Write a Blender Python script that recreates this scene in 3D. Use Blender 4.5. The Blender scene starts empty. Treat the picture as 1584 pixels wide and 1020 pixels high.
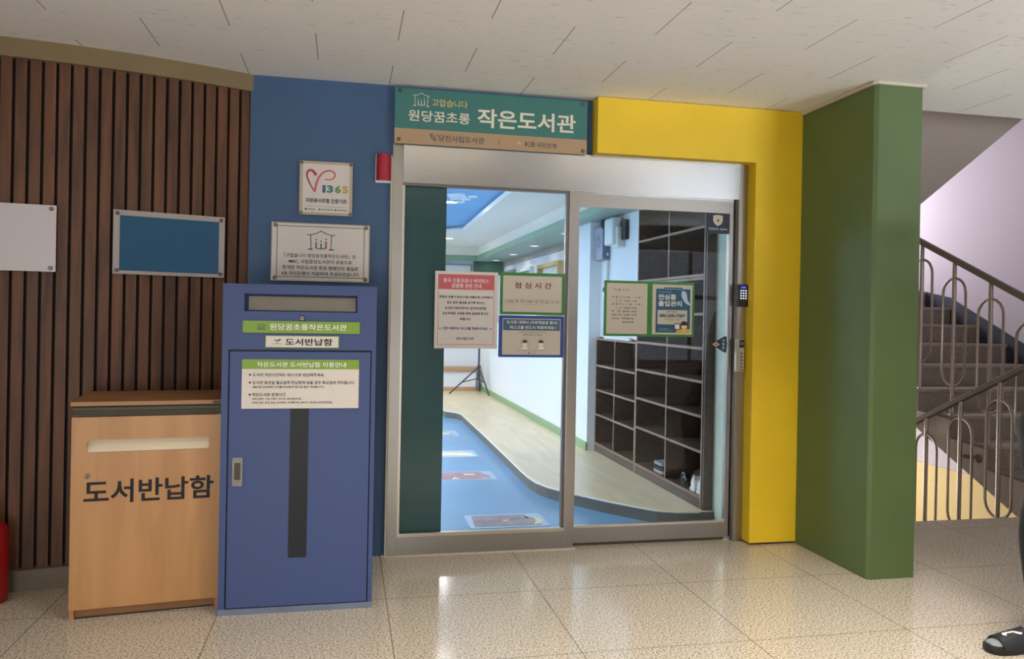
import bpy, bmesh, math, random
from mathutils import Vector, Matrix
random.seed(7)
SC = bpy.context.scene
COL = SC.collection
PI = math.pi

# ------------------------------------------------------------------ camera
H_EYE = 1.35
yaw, pit, rol = 0.207578654, -0.00150571, 0.01839019
fw = Vector((math.sin(yaw)*math.cos(pit), math.cos(yaw)*math.cos(pit), math.sin(pit)))
r0 = Vector((math.cos(yaw), -math.sin(yaw), 0)); u0 = r0.cross(fw)
rv = r0*math.cos(rol) + u0*math.sin(rol); uv = -r0*math.sin(rol) + u0*math.cos(rol)
cd = bpy.data.cameras.new('camera'); cam = bpy.data.objects.new('camera', cd); COL.objects.link(cam)
m = Matrix((rv, uv, -fw)).transposed().to_4x4(); m.translation = (0, 0, H_EYE); cam.matrix_world = m
cd.sensor_width = 36; cd.sensor_fit = 'HORIZONTAL'; cd.lens = 1228.25/1584*36
cd.shift_y = -20.5/1584; cd.clip_start = 0.05; cd.clip_end = 100
SC.camera = cam

# ------------------------------------------------------------------ world, lights, exposure
w = bpy.data.worlds.new('sky'); SC.world = w; w.use_nodes = True
w.node_tree.nodes['Background'].inputs[0].default_value = (0.80, 0.84, 1.0, 1)
w.node_tree.nodes['Background'].inputs[1].default_value = 1.6
vs = SC.view_settings
vs.view_transform = 'Standard'; vs.look = 'None'; vs.gamma = 1; vs.use_curve_mapping = False
vs.exposure = 0.1
try: SC.cycles.max_bounces = 8; SC.cycles.transparent_max_bounces = 12; SC.cycles.caustics_reflective = False
except Exception: pass

def area(name, loc, direction, sx, sy, power, color=(1, 1, 1), spread=PI):
    l = bpy.data.lights.new(name, 'AREA'); l.shape = 'RECTANGLE'; l.size = sx; l.size_y = sy
    l.energy = power; l.color = color; l.spread = spread
    o = bpy.data.objects.new(name, l); COL.objects.link(o); o.location = loc
    o.rotation_euler = Vector(direction).to_track_quat('-Z', 'Y').to_euler()
    return o

def lamp_point(name, loc, power, color, r=0.05, parent=None):
    l = bpy.data.lights.new(name, 'POINT'); l.energy = power; l.color = color; l.shadow_soft_size = r
    o = bpy.data.objects.new(name, l); COL.objects.link(o); o.location = loc
    return o

# daylight: the high sky outside the hall windows, the stair windows, and added fills
area('sky_outside_hall', (6.0, -8.0, 6.3), (-0.2, 1, -0.72), 9, 4, 1500, (0.92, 0.93, 1.0))
area('added_ceiling_fill', (5.5, -6.6, -0.35), (-0.08, 0.25, 0.97), 8, 4, 5600, (0.88, 0.93, 1.0))  # area lamp added below sill level to brighten the hall ceiling
area('added_door_fill', (-0.75, -1.95, 1.15), (0.1, 1, -0.26), 1.5, 2.0, 9, (1.0, 0.96, 0.9), math.radians(100))  # lamp added behind the unseen door for flat frontal light
area('added_door_upfill', (-0.75, -2.1, 0.5), (0.2, 1, 0.8), 1.5, 0.9, 38, (1.0, 0.97, 0.93), math.radians(120))  # lamp added low outside that door, aimed up at the ceiling
area('daylight_west_window', (-4.5, 1.1, 1.5), (1, 0.1, -0.30), 2.2, 1.5, 18, (1.0, 0.95, 0.88), math.radians(110))
area('daylight_stair_window', (5.6, 9.5, 2.9), (0, -1, -0.2), 1.9, 1.5, 78, (0.95, 0.90, 0.96))
area('daylight_lower_stair_window', (4.8, 9.5, -0.4), (0, -1, -0.1), 1.9, 1.0, 75, (1.0, 0.95, 0.86))

# ------------------------------------------------------------------ materials
MAT = {}
def rgb(r, g, b):
    f = lambda c: (c/255/12.92) if c/255 <= 0.04045 else ((c/255+0.055)/1.055)**2.4
    return (f(r), f(g), f(b), 1)

def mat(name, col, rough=0.6, metal=0.0, noise=0.0, nscale=20, spec=0.5, bump=0.0, bscale=200, stretch=(1, 1, 1), emit=None, estr=0.0, aniso=0):
    mt = bpy.data.materials.new(name); mt.use_nodes = True; nt = mt.node_tree; b = nt.nodes['Principled BSDF']
    c = rgb(*col); b.inputs['Base Color'].default_value = c
    b.inputs['Roughness'].default_value = rough; b.inputs['Metallic'].default_value = metal
    b.inputs['Specular IOR Level'].default_value = spec
    tc = nt.nodes.new('ShaderNodeTexCoord'); mp = nt.nodes.new('ShaderNodeMapping'); mp.inputs['Scale'].default_value = stretch
    nt.links.new(tc.outputs['Object'], mp.inputs[0])
    if noise > 0:
        n = nt.nodes.new('ShaderNodeTexNoise'); n.inputs['Scale'].default_value = nscale; n.inputs['Detail'].default_value = 4
        nt.links.new(mp.outputs[0], n.inputs['Vector'])
        r = nt.nodes.new('ShaderNodeValToRGB'); e = r.color_ramp.elements
        e[0].position = 0.3; e[1].position = 0.7
        e[0].color = tuple(max(0, x*(1-noise)) for x in c[:3])+(1,); e[1].color = tuple(min(1, x*(1+noise)) for x in c[:3])+(1,)
        nt.links.new(n.outputs['Fac'], r.inputs[0]); nt.links.new(r.outputs[0], b.inputs['Base Color'])
    if bump > 0:
        n2 = nt.nodes.new('ShaderNodeTexNoise'); n2.inputs['Scale'].default_value = bscale; n2.inputs['Detail'].default_value = 3
        nt.links.new(mp.outputs[0], n2.inputs['Vector'])
        bp = nt.nodes.new('ShaderNodeBump'); bp.inputs['Strength'].default_value = bump; bp.inputs['Distance'].default_value = 0.004
        nt.links.new(n2.outputs['Fac'], bp.inputs['Height']); nt.links.new(bp.outputs[0], b.inputs['Normal'])
    if emit:
        b.inputs['Emission Color'].default_value = rgb(*emit); b.inputs['Emission Strength'].default_value = estr
    MAT[name] = mt
    return mt

def glass(name, tint, ior_mix=0.06, rough=0.0):
    mt = bpy.data.materials.new(name); mt.use_nodes = True; nt = mt.node_tree
    for n in list(nt.nodes): nt.nodes.remove(n)
    out = nt.nodes.new('ShaderNodeOutputMaterial'); mx = nt.nodes.new('ShaderNodeMixShader')
    tr = nt.nodes.new('ShaderNodeBsdfTransparent'); tr.inputs[0].default_value = tint
    gl = nt.nodes.new('ShaderNodeBsdfGlossy'); gl.inputs['Roughness'].default_value = rough
    fr = nt.nodes.new('ShaderNodeFresnel'); fr.inputs[0].default_value = 1.30
    nt.links.new(fr.outputs[0], mx.inputs[0]); nt.links.new(tr.outputs[0], mx.inputs[1]); nt.links.new(gl.outputs[0], mx.inputs[2])
    nt.links.new(mx.outputs[0], out.inputs[0]); MAT[name] = mt
    return mt

def math_node(nt, op, a, b=None):
    n = nt.nodes.new('ShaderNodeMath'); n.operation = op
    for i, v in enumerate((a, b)):
        if v is None: continue
        if isinstance(v, (int, float)): n.inputs[i].default_value = v
        else: nt.links.new(v, n.inputs[i])
    return n.outputs[0]

def line_mask(nt, coord, origin, pitch, width):
    # 1 inside a thin line at origin + k*pitch
    t = math_node(nt, 'DIVIDE', math_node(nt, 'SUBTRACT', coord, origin), pitch)
    fr = math_node(nt, 'FRACT', math_node(nt, 'ADD', t, 100.5))
    d = math_node(nt, 'ABSOLUTE', math_node(nt, 'SUBTRACT', fr, 0.5))
    return math_node(nt, 'LESS_THAN', d, width/pitch/2)

def mix_col(nt, fac, a, b):
    n = nt.nodes.new('ShaderNodeMix'); n.data_type = 'RGBA'
    for idx, v in ((0, fac), (6, a), (7, b)):
        if isinstance(v, (int, float)): n.inputs[idx].default_value = v
        elif isinstance(v, tuple): n.inputs[idx].default_value = v
        else: nt.links.new(v, n.inputs[idx])
    return n.outputs[2]

def granite_material():
    mt = mat('granite_tile', (172, 158, 138), 0.14); nt = mt.node_tree; b = nt.nodes['Principled BSDF']
    tc = nt.nodes.new('ShaderNodeTexCoord'); sp = nt.nodes.new('ShaderNodeSeparateXYZ'); nt.links.new(tc.outputs['Object'], sp.inputs[0])
    n = nt.nodes.new('ShaderNodeTexNoise'); n.inputs['Scale'].default_value = 115; n.inputs['Detail'].default_value = 3; n.inputs['Roughness'].default_value = 0.6
    nt.links.new(tc.outputs['Object'], n.inputs['Vector'])
    r = nt.nodes.new('ShaderNodeValToRGB'); e = r.color_ramp.elements
    e[0].position = 0.36; e[0].color = rgb(112, 101, 86); e[1].position = 0.60; e[1].color = rgb(214, 204, 188)
    x = e.new(0.46); x.color = rgb(182, 170, 151)
    nt.links.new(n.outputs['Fac'], r.inputs[0])
    v = nt.nodes.new('ShaderNodeTexVoronoi'); v.inputs['Scale'].default_value = 60
    nt.links.new(tc.outputs['Object'], v.inputs['Vector'])
    r2 = nt.nodes.new('ShaderNodeValToRGB'); r2.color_ramp.elements[0].position = 0.1; r2.color_ramp.elements[1].position = 0.22
    r2.color_ramp.elements[0].color = (0.12, 0.12, 0.12, 1); r2.color_ramp.elements[1].color = (0, 0, 0, 1)
    nt.links.new(v.outputs['Distance'], r2.inputs[0])
    c1 = mix_col(nt, r2.outputs[0], r.outputs[0], rgb(146, 130, 108))
    jx = line_mask(nt, sp.outputs[0], 0.2135, 0.7425, 0.005); jy = line_mask(nt, sp.outputs[1], 3.778, 0.727, 0.008)
    j = math_node(nt, 'MAXIMUM', jx, math_node(nt, 'MULTIPLY', jy, 0.6))
    c2 = mix_col(nt, math_node(nt, 'MULTIPLY', j, 0.7), c1, rgb(88, 76, 62))
    nt.links.new(c2, b.inputs['Base Color'])
    b.inputs['Specular IOR Level'].default_value = 0.5
    return mt

def ceiling_material():
    mt = mat('ceiling_board', (238, 237, 235), 0.9); nt = mt.node_tree; b = nt.nodes['Principled BSDF']
    tc = nt.nodes.new('ShaderNodeTexCoord'); sp = nt.nodes.new('ShaderNodeSeparateXYZ'); nt.links.new(tc.outputs['Object'], sp.inputs[0])
    row = math_node(nt, 'FLOOR', math_node(nt, 'DIVIDE', math_node(nt, 'SUBTRACT', sp.outputs[1], 2.958-3.79), 0.379))
    odd = math_node(nt, 'MODULO', row, 2.0)
    xs = math_node(nt, 'ADD', sp.outputs[0], math_node(nt, 'MULTIPLY', odd, 0.371))
    jx = line_mask(nt, xs, 0.590, 0.742, 0.005)
    jy = line_mask(nt, sp.outputs[1], 2.958, 0.379, 0.003)
    mp = nt.nodes.new('ShaderNodeMapping'); mp.inputs['Scale'].default_value = (14, 90, 1); nt.links.new(tc.outputs['Object'], mp.inputs[0])
    n = nt.nodes.new('ShaderNodeTexNoise'); n.inputs['Scale'].default_value = 1.0; n.inputs['Detail'].default_value = 5
    nt.links.new(mp.outputs[0], n.inputs['Vector'])
    r = nt.nodes.new('ShaderNodeValToRGB'); r.color_ramp.elements[0].position = 0.27; r.color_ramp.elements[1].position = 0.36
    r.color_ramp.elements[0].color = rgb(198, 190, 180); r.color_ramp.elements[1].color = rgb(238, 237, 235)
    nt.links.new(n.outputs['Fac'], r.inputs[0])
    j = math_node(nt, 'MAXIMUM', math_node(nt, 'MULTIPLY', jx, 0.75), math_node(nt, 'MULTIPLY', jy, 0.16))
    nt.links.new(mix_col(nt, j, r.outputs[0], rgb(105, 97, 88)), b.inputs['Base Color'])
    bp = nt.nodes.new('ShaderNodeBump'); bp.inputs['Strength'].default_value = 0.3; bp.inputs['Distance'].default_value = 0.003
    nt.links.new(n.outputs['Fac'], bp.inputs['Height']); nt.links.new(bp.outputs[0], b.inputs['Normal'])
    return mt

def wood_material(name, c_dark, c_light, scale=3.0, stretch=(6, 6, 0.6), rough=0.5, island=0.0):
    mt = mat(name, c_light, rough); nt = mt.node_tree; b = nt.nodes['Principled BSDF']
    tc = nt.nodes.new('ShaderNodeTexCoord'); mp = nt.nodes.new('ShaderNodeMapping'); mp.inputs['Scale'].default_value = stretch
    nt.links.new(tc.outputs['Object'], mp.inputs[0])
    n = nt.nodes.new('ShaderNodeTexNoise'); n.inputs['Scale'].default_value = scale; n.inputs['Detail'].default_value = 6; n.inputs['Distortion'].default_value = 0.6
    nt.links.new(mp.outputs[0], n.inputs['Vector'])
    r = nt.nodes.new('ShaderNodeValToRGB'); r.color_ramp.elements[0].position = 0.3; r.color_ramp.elements[1].position = 0.72
    r.color_ramp.elements[0].color = rgb(*c_dark); r.color_ramp.elements[1].color = rgb(*c_light)
    nt.links.new(n.outputs['Fac'], r.inputs[0]); out = r.outputs[0]
    if island:
        g = nt.nodes.new('ShaderNodeNewGeometry')
        k = math_node(nt, 'ADD', math_node(nt, 'MULTIPLY', g.outputs['Random Per Island'], island), 1-island/2)
        h = nt.nodes.new('ShaderNodeHueSaturation'); nt.links.new(k, h.inputs['Value']); nt.links.new(out, h.inputs['Color']); out = h.outputs[0]
    nt.links.new(out, b.inputs['Base Color'])
    return mt

granite_material(); ceiling_material()
wood_material('slat_wood', (70, 44, 26), (118, 75, 46), 2.2, (9, 9, 0.9), 0.55, 0.25)
wood_material('oak_veneer', (178, 128, 78), (196, 146, 94), 2.0, (7, 7, 0.8), 0.42)
wood_material('oak_top', (150, 104, 62), (176, 126, 80), 2.0, (0.8, 7, 7), 0.4)
wood_material('shelf_wood', (66, 50, 42), (92, 72, 60), 3.0, (8, 1, 8), 0.5)
wood_material('shelf_edge', (124, 92, 74), (160, 126, 106), 3.0, (8, 1, 8), 0.5)
wood_material('plank_floor', (220, 198, 158), (238, 220, 186), 2.0, (5, 0.8, 1), 0.35)
wood_material('bench_wood', (176, 136, 100), (196, 156, 118), 2.0, (0.8, 7, 7), 0.5)
mat('slat_backing', (30, 20, 15), 0.8)
mat('cornice_paint', (134, 116, 84), 0.7, noise=0.05, nscale=6)
mat('skirting_paint', (118, 108, 92), 0.6, noise=0.08, nscale=5)
mat('blue_wall', (62, 92, 128), 0.6, bump=0.05, bscale=120, noise=0.05, nscale=2)
mat('yellow_wall', (238, 200, 40), 0.55, bump=0.12, bscale=160, noise=0.04, nscale=3)
mat('green_wall', (86, 106, 62), 0.5, bump=0.12, bscale=160, noise=0.05, nscale=3)
mat('stair_wall', (210, 200, 208), 0.8, bump=0.15, bscale=120)
mat('stair_yellow', (232, 206, 140), 0.7)
mat('grey_soffit', (176, 166, 156), 0.85, bump=0.1, bscale=120)
mat('hall_wall', (206, 204, 202), 0.8)
mat('white_trim', (196, 186, 170), 0.6)
mat('dark_gap', (70, 60, 52), 0.9)
mat('stair_stone', (152, 140, 128), 0.6, noise=0.3, nscale=90)
mat('stair_nosing', (170, 158, 145), 0.5, noise=0.2, nscale=90)
mat('stair_skirting', (70, 72, 84), 0.4, noise=0.15, nscale=30)
mat('stringer_paint', (216, 204, 188), 0.8)
mat('rail_brown', (116, 106, 88), 0.4, noise=0.1, nscale=12)
mat('rail_steel', (176, 166, 152), 0.3, 0.9)
mat('white_wall', (236, 240, 244), 0.7)
mat('white_ceiling', (244, 240, 230), 0.8)
mat('green_paint', (130, 168, 140), 0.45)
mat('green_soffit', (150, 172, 162), 0.5)
mat('green_dark', (66, 108, 88), 0.35)
mat('green_film', (46, 96, 98), 0.25)
mat('skirting_green', (140, 170, 128), 0.5)
mat('sky_blue', (126, 184, 232), 0.8, noise=0.08, nscale=1.5)
mat('cloud', (222, 236, 248), 0.8)
mat('blue_floor', (112, 160, 198), 0.28, noise=0.12, nscale=1.3)
mat('riser_grey', (104, 100, 92), 0.6)
mat('nosing_white', (232, 224, 208), 0.5)
mat('lit_wall_pale', (232, 238, 214), 0.7, noise=0.05, nscale=9)
mat('cabinet_blue', (68, 84, 130), 0.5, spec=0.3, bump=0.04, bscale=300)
mat('cabinet_blue_dark', (44, 58, 108), 0.5)
mat('cabinet_grey', (128, 122, 110), 0.6, noise=0.05, nscale=8)
mat('plinth_grey', (112, 122, 146), 0.45, noise=0.12, nscale=6)
mat('smoked_window', (44, 46, 50), 0.4, spec=0.15)
mat('black', (24, 22, 24), 0.5)
mat('ink', (28, 26, 30), 0.7)
mat('ink_grey', (92, 88, 88), 0.7)
mat('ink_blue', (38, 66, 160), 0.7)
mat('ink_red', (138, 44, 58), 0.7)
mat('paper', (222, 216, 212), 0.6)
mat('paper_beige', (206, 198, 184), 0.6)
mat('white_ink', (240, 238, 232), 0.6)
mat('plate_white', (216, 208, 200), 0.5)
mat('sign_teal', (62, 120, 114), 0.4, noise=0.03, nscale=4)
mat('sign_beige', (178, 148, 116), 0.45)
mat('sign_text', (228, 222, 200), 0.5)
mat('sign_yellow', (216, 196, 120), 0.5)
mat('sign_green', (122, 158, 34), 0.45)
mat('a4_green', (58, 132, 58), 0.45)
mat('a4_blue', (32, 76, 160), 0.45)
mat('header_red', (204, 98, 104), 0.55)
mat('header_slate', (70, 104, 132), 0.55)
mat('poster_teal', (44, 92, 122), 0.55)
mat('poster_yellow', (222, 182, 62), 0.6)
mat('skin_print', (236, 214, 192), 0.6)
mat('hair_print', (66, 46, 42), 0.6)
mat('feather', (186, 208, 236), 0.5)
mat('navy', (30, 40, 66), 0.45)
mat('kite_teal', (28, 64, 72), 0.4)
mat('logo_red', (176, 52, 74), 0.5)
mat('logo_slate', (70, 96, 140), 0.5)
mat('logo_teal', (60, 128, 128), 0.5)
mat('logo_green', (98, 142, 80), 0.5)
mat('logo_orange', (208, 150, 84), 0.5)
mat('border_green', (52, 104, 78), 0.5)
mat('acrylic', (186, 172, 152), 0.2)
mat('board_white', (206, 200, 204), 0.35)
mat('board_blue', (46, 94, 130), 0.14)
mat('board_frame', (176, 166, 162), 0.35, 0.3)
mat('chrome', (112, 108, 100), 0.42, 1.0)
mat('dark_metal', (74, 68, 56), 0.5, 0.6)
mat('slot_beige', (226, 212, 184), 0.6)
mat('alarm_red', (176, 34, 52), 0.3)
mat('lens_red', (168, 34, 52), 0.2)
mat('extinguisher_red', (150, 20, 26), 0.25)
mat('speaker_grey', (150, 156, 172), 0.5)
mat('speaker_shaded', (100, 106, 120), 0.5)  # darker copy of the speaker grey: shade painted into one side
mat('device_white', (226, 234, 232), 0.4)
mat('key_white', (240, 244, 255), 0.4, emit=(220, 230, 255), estr=1.2)
mat('screen_blue', (40, 60, 240), 0.3, emit=(50, 60, 255), estr=2.5)
mat('tripod_black', (60, 62, 74), 0.4)
mat('sheer_white', (226, 230, 236), 0.8)
mat('shoe_white', (226, 230, 226), 0.6)
mat('shoe_dark', (36, 36, 38), 0.7)
mat('frame_wood', (196, 164, 108), 0.5)
mat('frame_grey', (150, 152, 160), 0.5)
mat('trouser', (20, 27, 30), 0.85, noise=0.2, nscale=30)
mat('shirt', (52, 58, 70), 0.85)
mat('skin', (206, 160, 132), 0.55)
mat('hair', (22, 18, 18), 0.6)
mat('sock', (132, 142, 146), 0.85, noise=0.1, nscale=80)
mat('sandal_black', (24, 26, 28), 0.55)
mat('lamp_white', (255, 250, 240), 0.4, emit=(255, 248, 236), estr=9)
mat('lamp_soft', (250, 250, 244), 0.4, emit=(255, 252, 244), estr=1.6)
mat('lamp_warm', (255, 240, 214), 0.4, emit=(255, 238, 212), estr=2)
mat('pic_frame', (176, 200, 226), 0.4)
mat('pic_brown', (150, 136, 140), 0.35, noise=0.25, nscale=9)
mat('pic_red', (170, 128, 136), 0.35, noise=0.2, nscale=9)
mat('pic_sand', (212, 206, 190), 0.35, noise=0.12, nscale=14)
mat('pic_grey', (150, 164, 178), 0.35, noise=0.2, nscale=14)
mat('pic_cream', (226, 220, 178), 0.4)
def steel_material(name, col, rough, wob=0.0):
    mt = mat(name, col, rough, 1.0); nt = mt.node_tree; b = nt.nodes['Principled BSDF']
    tc = nt.nodes.new('ShaderNodeTexCoord'); mp = nt.nodes.new('ShaderNodeMapping'); mp.inputs['Scale'].default_value = (4, 4, 260)
    nt.links.new(tc.outputs['Object'], mp.inputs[0])
    n = nt.nodes.new('ShaderNodeTexNoise'); n.inputs['Scale'].default_value = 1; nt.links.new(mp.outputs[0], n.inputs['Vector'])
    bp = nt.nodes.new('ShaderNodeBump'); bp.inputs['Strength'].default_value = 0.12; bp.inputs['Distance'].default_value = 0.001
    nt.links.new(n.outputs['Fac'], bp.inputs['Height']); last = bp.outputs[0]
    if wob:
        n2 = nt.nodes.new('ShaderNodeTexNoise'); n2.inputs['Scale'].default_value = 5; n2.inputs['Detail'].default_value = 0
        nt.links.new(tc.outputs['Object'], n2.inputs['Vector'])
        b2 = nt.nodes.new('ShaderNodeBump'); b2.inputs['Strength'].default_value = wob; b2.inputs['Distance'].default_value = 0.02
        nt.links.new(n2.outputs['Fac'], b2.inputs['Height']); nt.links.new(bp.outputs[0], b2.inputs['Normal']); last = b2.outputs[0]
    nt.links.new(last, b.inputs['Normal'])
    return mt
steel_material('steel', (168, 164, 158), 0.34); steel_material('steel_light', (214, 206, 194), 0.3); steel_material('steel_dark', (120, 114, 112), 0.35)
steel_material('steel_header', (202, 203, 204), 0.22, 0.07)
glass('glass_clear', (0.97, 0.98, 0.98, 1)); glass('glass_green', (0.965, 0.99, 0.985, 1))

# ------------------------------------------------------------------ object helpers
def meta(o, label=None, cat=None, group=None, kind=None):
    if label: o['label'] = label
    if cat: o['category'] = cat
    if group: o['group'] = group
    if kind: o['kind'] = kind
    return o

def empty(name, loc, label, cat, group=None, kind=None, rz=0):
    o = bpy.data.objects.new(name, None); o.empty_display_size = 0.1; COL.objects.link(o)
    o.matrix_world = Matrix.Translation(Vector(loc)) @ Matrix.Rotation(rz, 4, 'Z')
    return meta(o, label, cat, group, kind)

def WM(o):
    """world matrix from the parent chain (no dependency-graph update needed)"""
    return (WM(o.parent) if o.parent else Matrix.Identity(4)) @ o.matrix_basis

class MB:
    """collects solid shapes in world coordinates; build() links them as one mesh object"""
    def __init__(s, M=None): s.b = bmesh.new(); s.M = M; s.mi = 0
    def _face(s, vs):
        try:
            f = s.b.faces.new(vs); f.material_index = s.mi; return f
        except ValueError: return None
    def v(s, p):
        p = Vector(p)
        return s.b.verts.new(s.M @ p if s.M else p)
    def box(s, x0, x1, y0, y1, z0, z1, bev=0.0):
        t = bmesh.new()
        vs = [t.verts.new(p) for p in ((x0,y0,z0),(x1,y0,z0),(x1,y1,z0),(x0,y1,z0),(x0,y0,z1),(x1,y0,z1),(x1,y1,z1),(x0,y1,z1))]
        for q in ((3,2,1,0),(4,5,6,7),(0,1,5,4),(1,2,6,5),(2,3,7,6),(3,0,4,7)): t.faces.new([vs[i] for i in q])
        if bev > 0: bmesh.ops.bevel(t, geom=list(t.edges), offset=bev, segments=2, affect='EDGES', profile=0.6)
        s.add(t); t.free(); return s
    def add(s, t, M2=None):
        mp = {}
        for v in t.verts: mp[v.index] = None
        t.verts.index_update()
        mp = [s.v(M2 @ v.co if M2 else v.co) for v in t.verts]
        for f in t.faces: s._face([mp[v.index] for v in f.verts])
    def loft(s, rings, cap=True, closed=False):
        rr = [[s.v(p) for p in r] for r in rings]
        n = len(rr[0]); last = len(rr) if closed else len(rr)-1
        for i in range(last):
            a, b = rr[i], rr[(i+1) % len(rr)]
            for k in range(n): s._face([a[k], a[(k+1) % n], b[(k+1) % n], b[k]])
        if cap and not closed: s._face(list(reversed(rr[0]))); s._face(rr[-1])
        return s
    def cyl(s, p0, p1, r0, r1=None, seg=20):
        r1 = r0 if r1 is None else r1
        p0, p1 = Vector(p0), Vector(p1); d = (p1-p0).normalized()
        a = d.orthogonal().normalized(); b = d.cross(a)
        ring = lambda p, r: [p + a*(r*math.cos(2*PI*k/seg)) + b*(r*math.sin(2*PI*k/seg)) for k in range(seg)]
        return s.loft([ring(p0, r0), ring(p1, r1)])
    def tube(s, pts, r, seg=10, closed=False):
        pts = [Vector(p) for p in pts]; n = len(pts); rings = []
        prev = None
        for i, p in enumerate(pts):
            if closed: t = (pts[(i+1) % n]-pts[i-1]).normalized()
            else: t = (pts[min(i+1, n-1)]-pts[max(i-1, 0)]).normalized()
            if prev is None: a = t.orthogonal().normalized()
            else:
                a = prev - t*prev.dot(t); a.normalize()
            prev = a; b = t.cross(a)
            rings.append([p + a*(r*math.cos(2*PI*k/seg)) + b*(r*math.sin(2*PI*k/seg)) for k in range(seg)])
        return s.loft(rings, True, closed)
    def prism(s, poly, axis, d0, d1):
        """poly: 2-D outline; axis 'x' -> (y,z), 'y' -> (x,z), 'z' -> (x,y)"""
        mk = {'x': lambda a, b, d: (d, a, b), 'y': lambda a, b, d: (a, d, b), 'z': lambda a, b, d: (a, b, d)}[axis]
        A = [s.v(mk(a, b, d0)) for a, b in poly]; B = [s.v(mk(a, b, d1)) for a, b in poly]
        n = len(poly)
        s._face(list(reversed(A))); s._face(B)
        for k in range(n): s._face([A[k], A[(k+1) % n], B[(k+1) % n], B[k]])
        return s
    def lathe(s, prof, c, seg=28, axis='z'):
        """prof: (radius, height) pairs along axis through c"""
        c = Vector(c); rings = []
        for r, h in prof:
            ring = []
            for k in range(seg):
                a, b = max(r, 1e-4)*math.cos(2*PI*k/seg), max(r, 1e-4)*math.sin(2*PI*k/seg)
                ring.append(c + (Vector((a, b, h)) if axis == 'z' else Vector((a, h, b)) if axis == 'y' else Vector((h, a, b))))
            rings.append(ring)
        return s.loft(rings)
    def build(s, name, mt, parent=None, smooth=False, keep=False, origin=True):
        b = s.b
        if not keep: bmesh.ops.recalc_face_normals(b, faces=list(b.faces))
        me = bpy.data.meshes.new(name)
        off = None
        if parent is not None: bmesh.ops.transform(b, matrix=WM(parent).inverted(), verts=list(b.verts))
        elif origin and len(b.verts):
            xs = [v.co.x for v in b.verts]; ys = [v.co.y for v in b.verts]; zs = [v.co.z for v in b.verts]
            off = Vector(((min(xs)+max(xs))/2, (min(ys)+max(ys))/2, min(zs)))
            bmesh.ops.translate(b, vec=-off, verts=list(b.verts))
        b.to_mesh(me); b.free()
        for mm in (mt if isinstance(mt, (list, tuple)) else [mt]): me.materials.append(MAT[mm])
        if smooth:
            for p in me.polygons: p.use_smooth = True
            try: me.set_sharp_from_angle(angle=math.radians(40))
            except Exception: pass
        o = bpy.data.objects.new(name, me); COL.objects.link(o)
        if parent is not None: o.parent = parent
        elif off is not None: o.location = off
        return o

def rounded(x0, x1, z0, z1, r, seg=5):
    P = []
    for cx, cz, a0 in ((x1-r, z1-r, 0), (x0+r, z1-r, 90), (x0+r, z0+r, 180), (x1-r, z0+r, 270)):
        for k in range(seg+1):
            a = math.radians(a0+90*k/seg); P.append((cx+r*math.cos(a), cz+r*math.sin(a)))
    return P

def text_mesh(body, bold):
    c = bpy.data.curves.new('t', 'FONT'); c.body = body; c.size = 1.0; c.offset = bold; c.resolution_u = 3
    o = bpy.data.objects.new('t', c); me = bpy.data.meshes.new_from_object(o)
    bpy.data.objects.remove(o); bpy.data.curves.remove(c)
    return me

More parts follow.
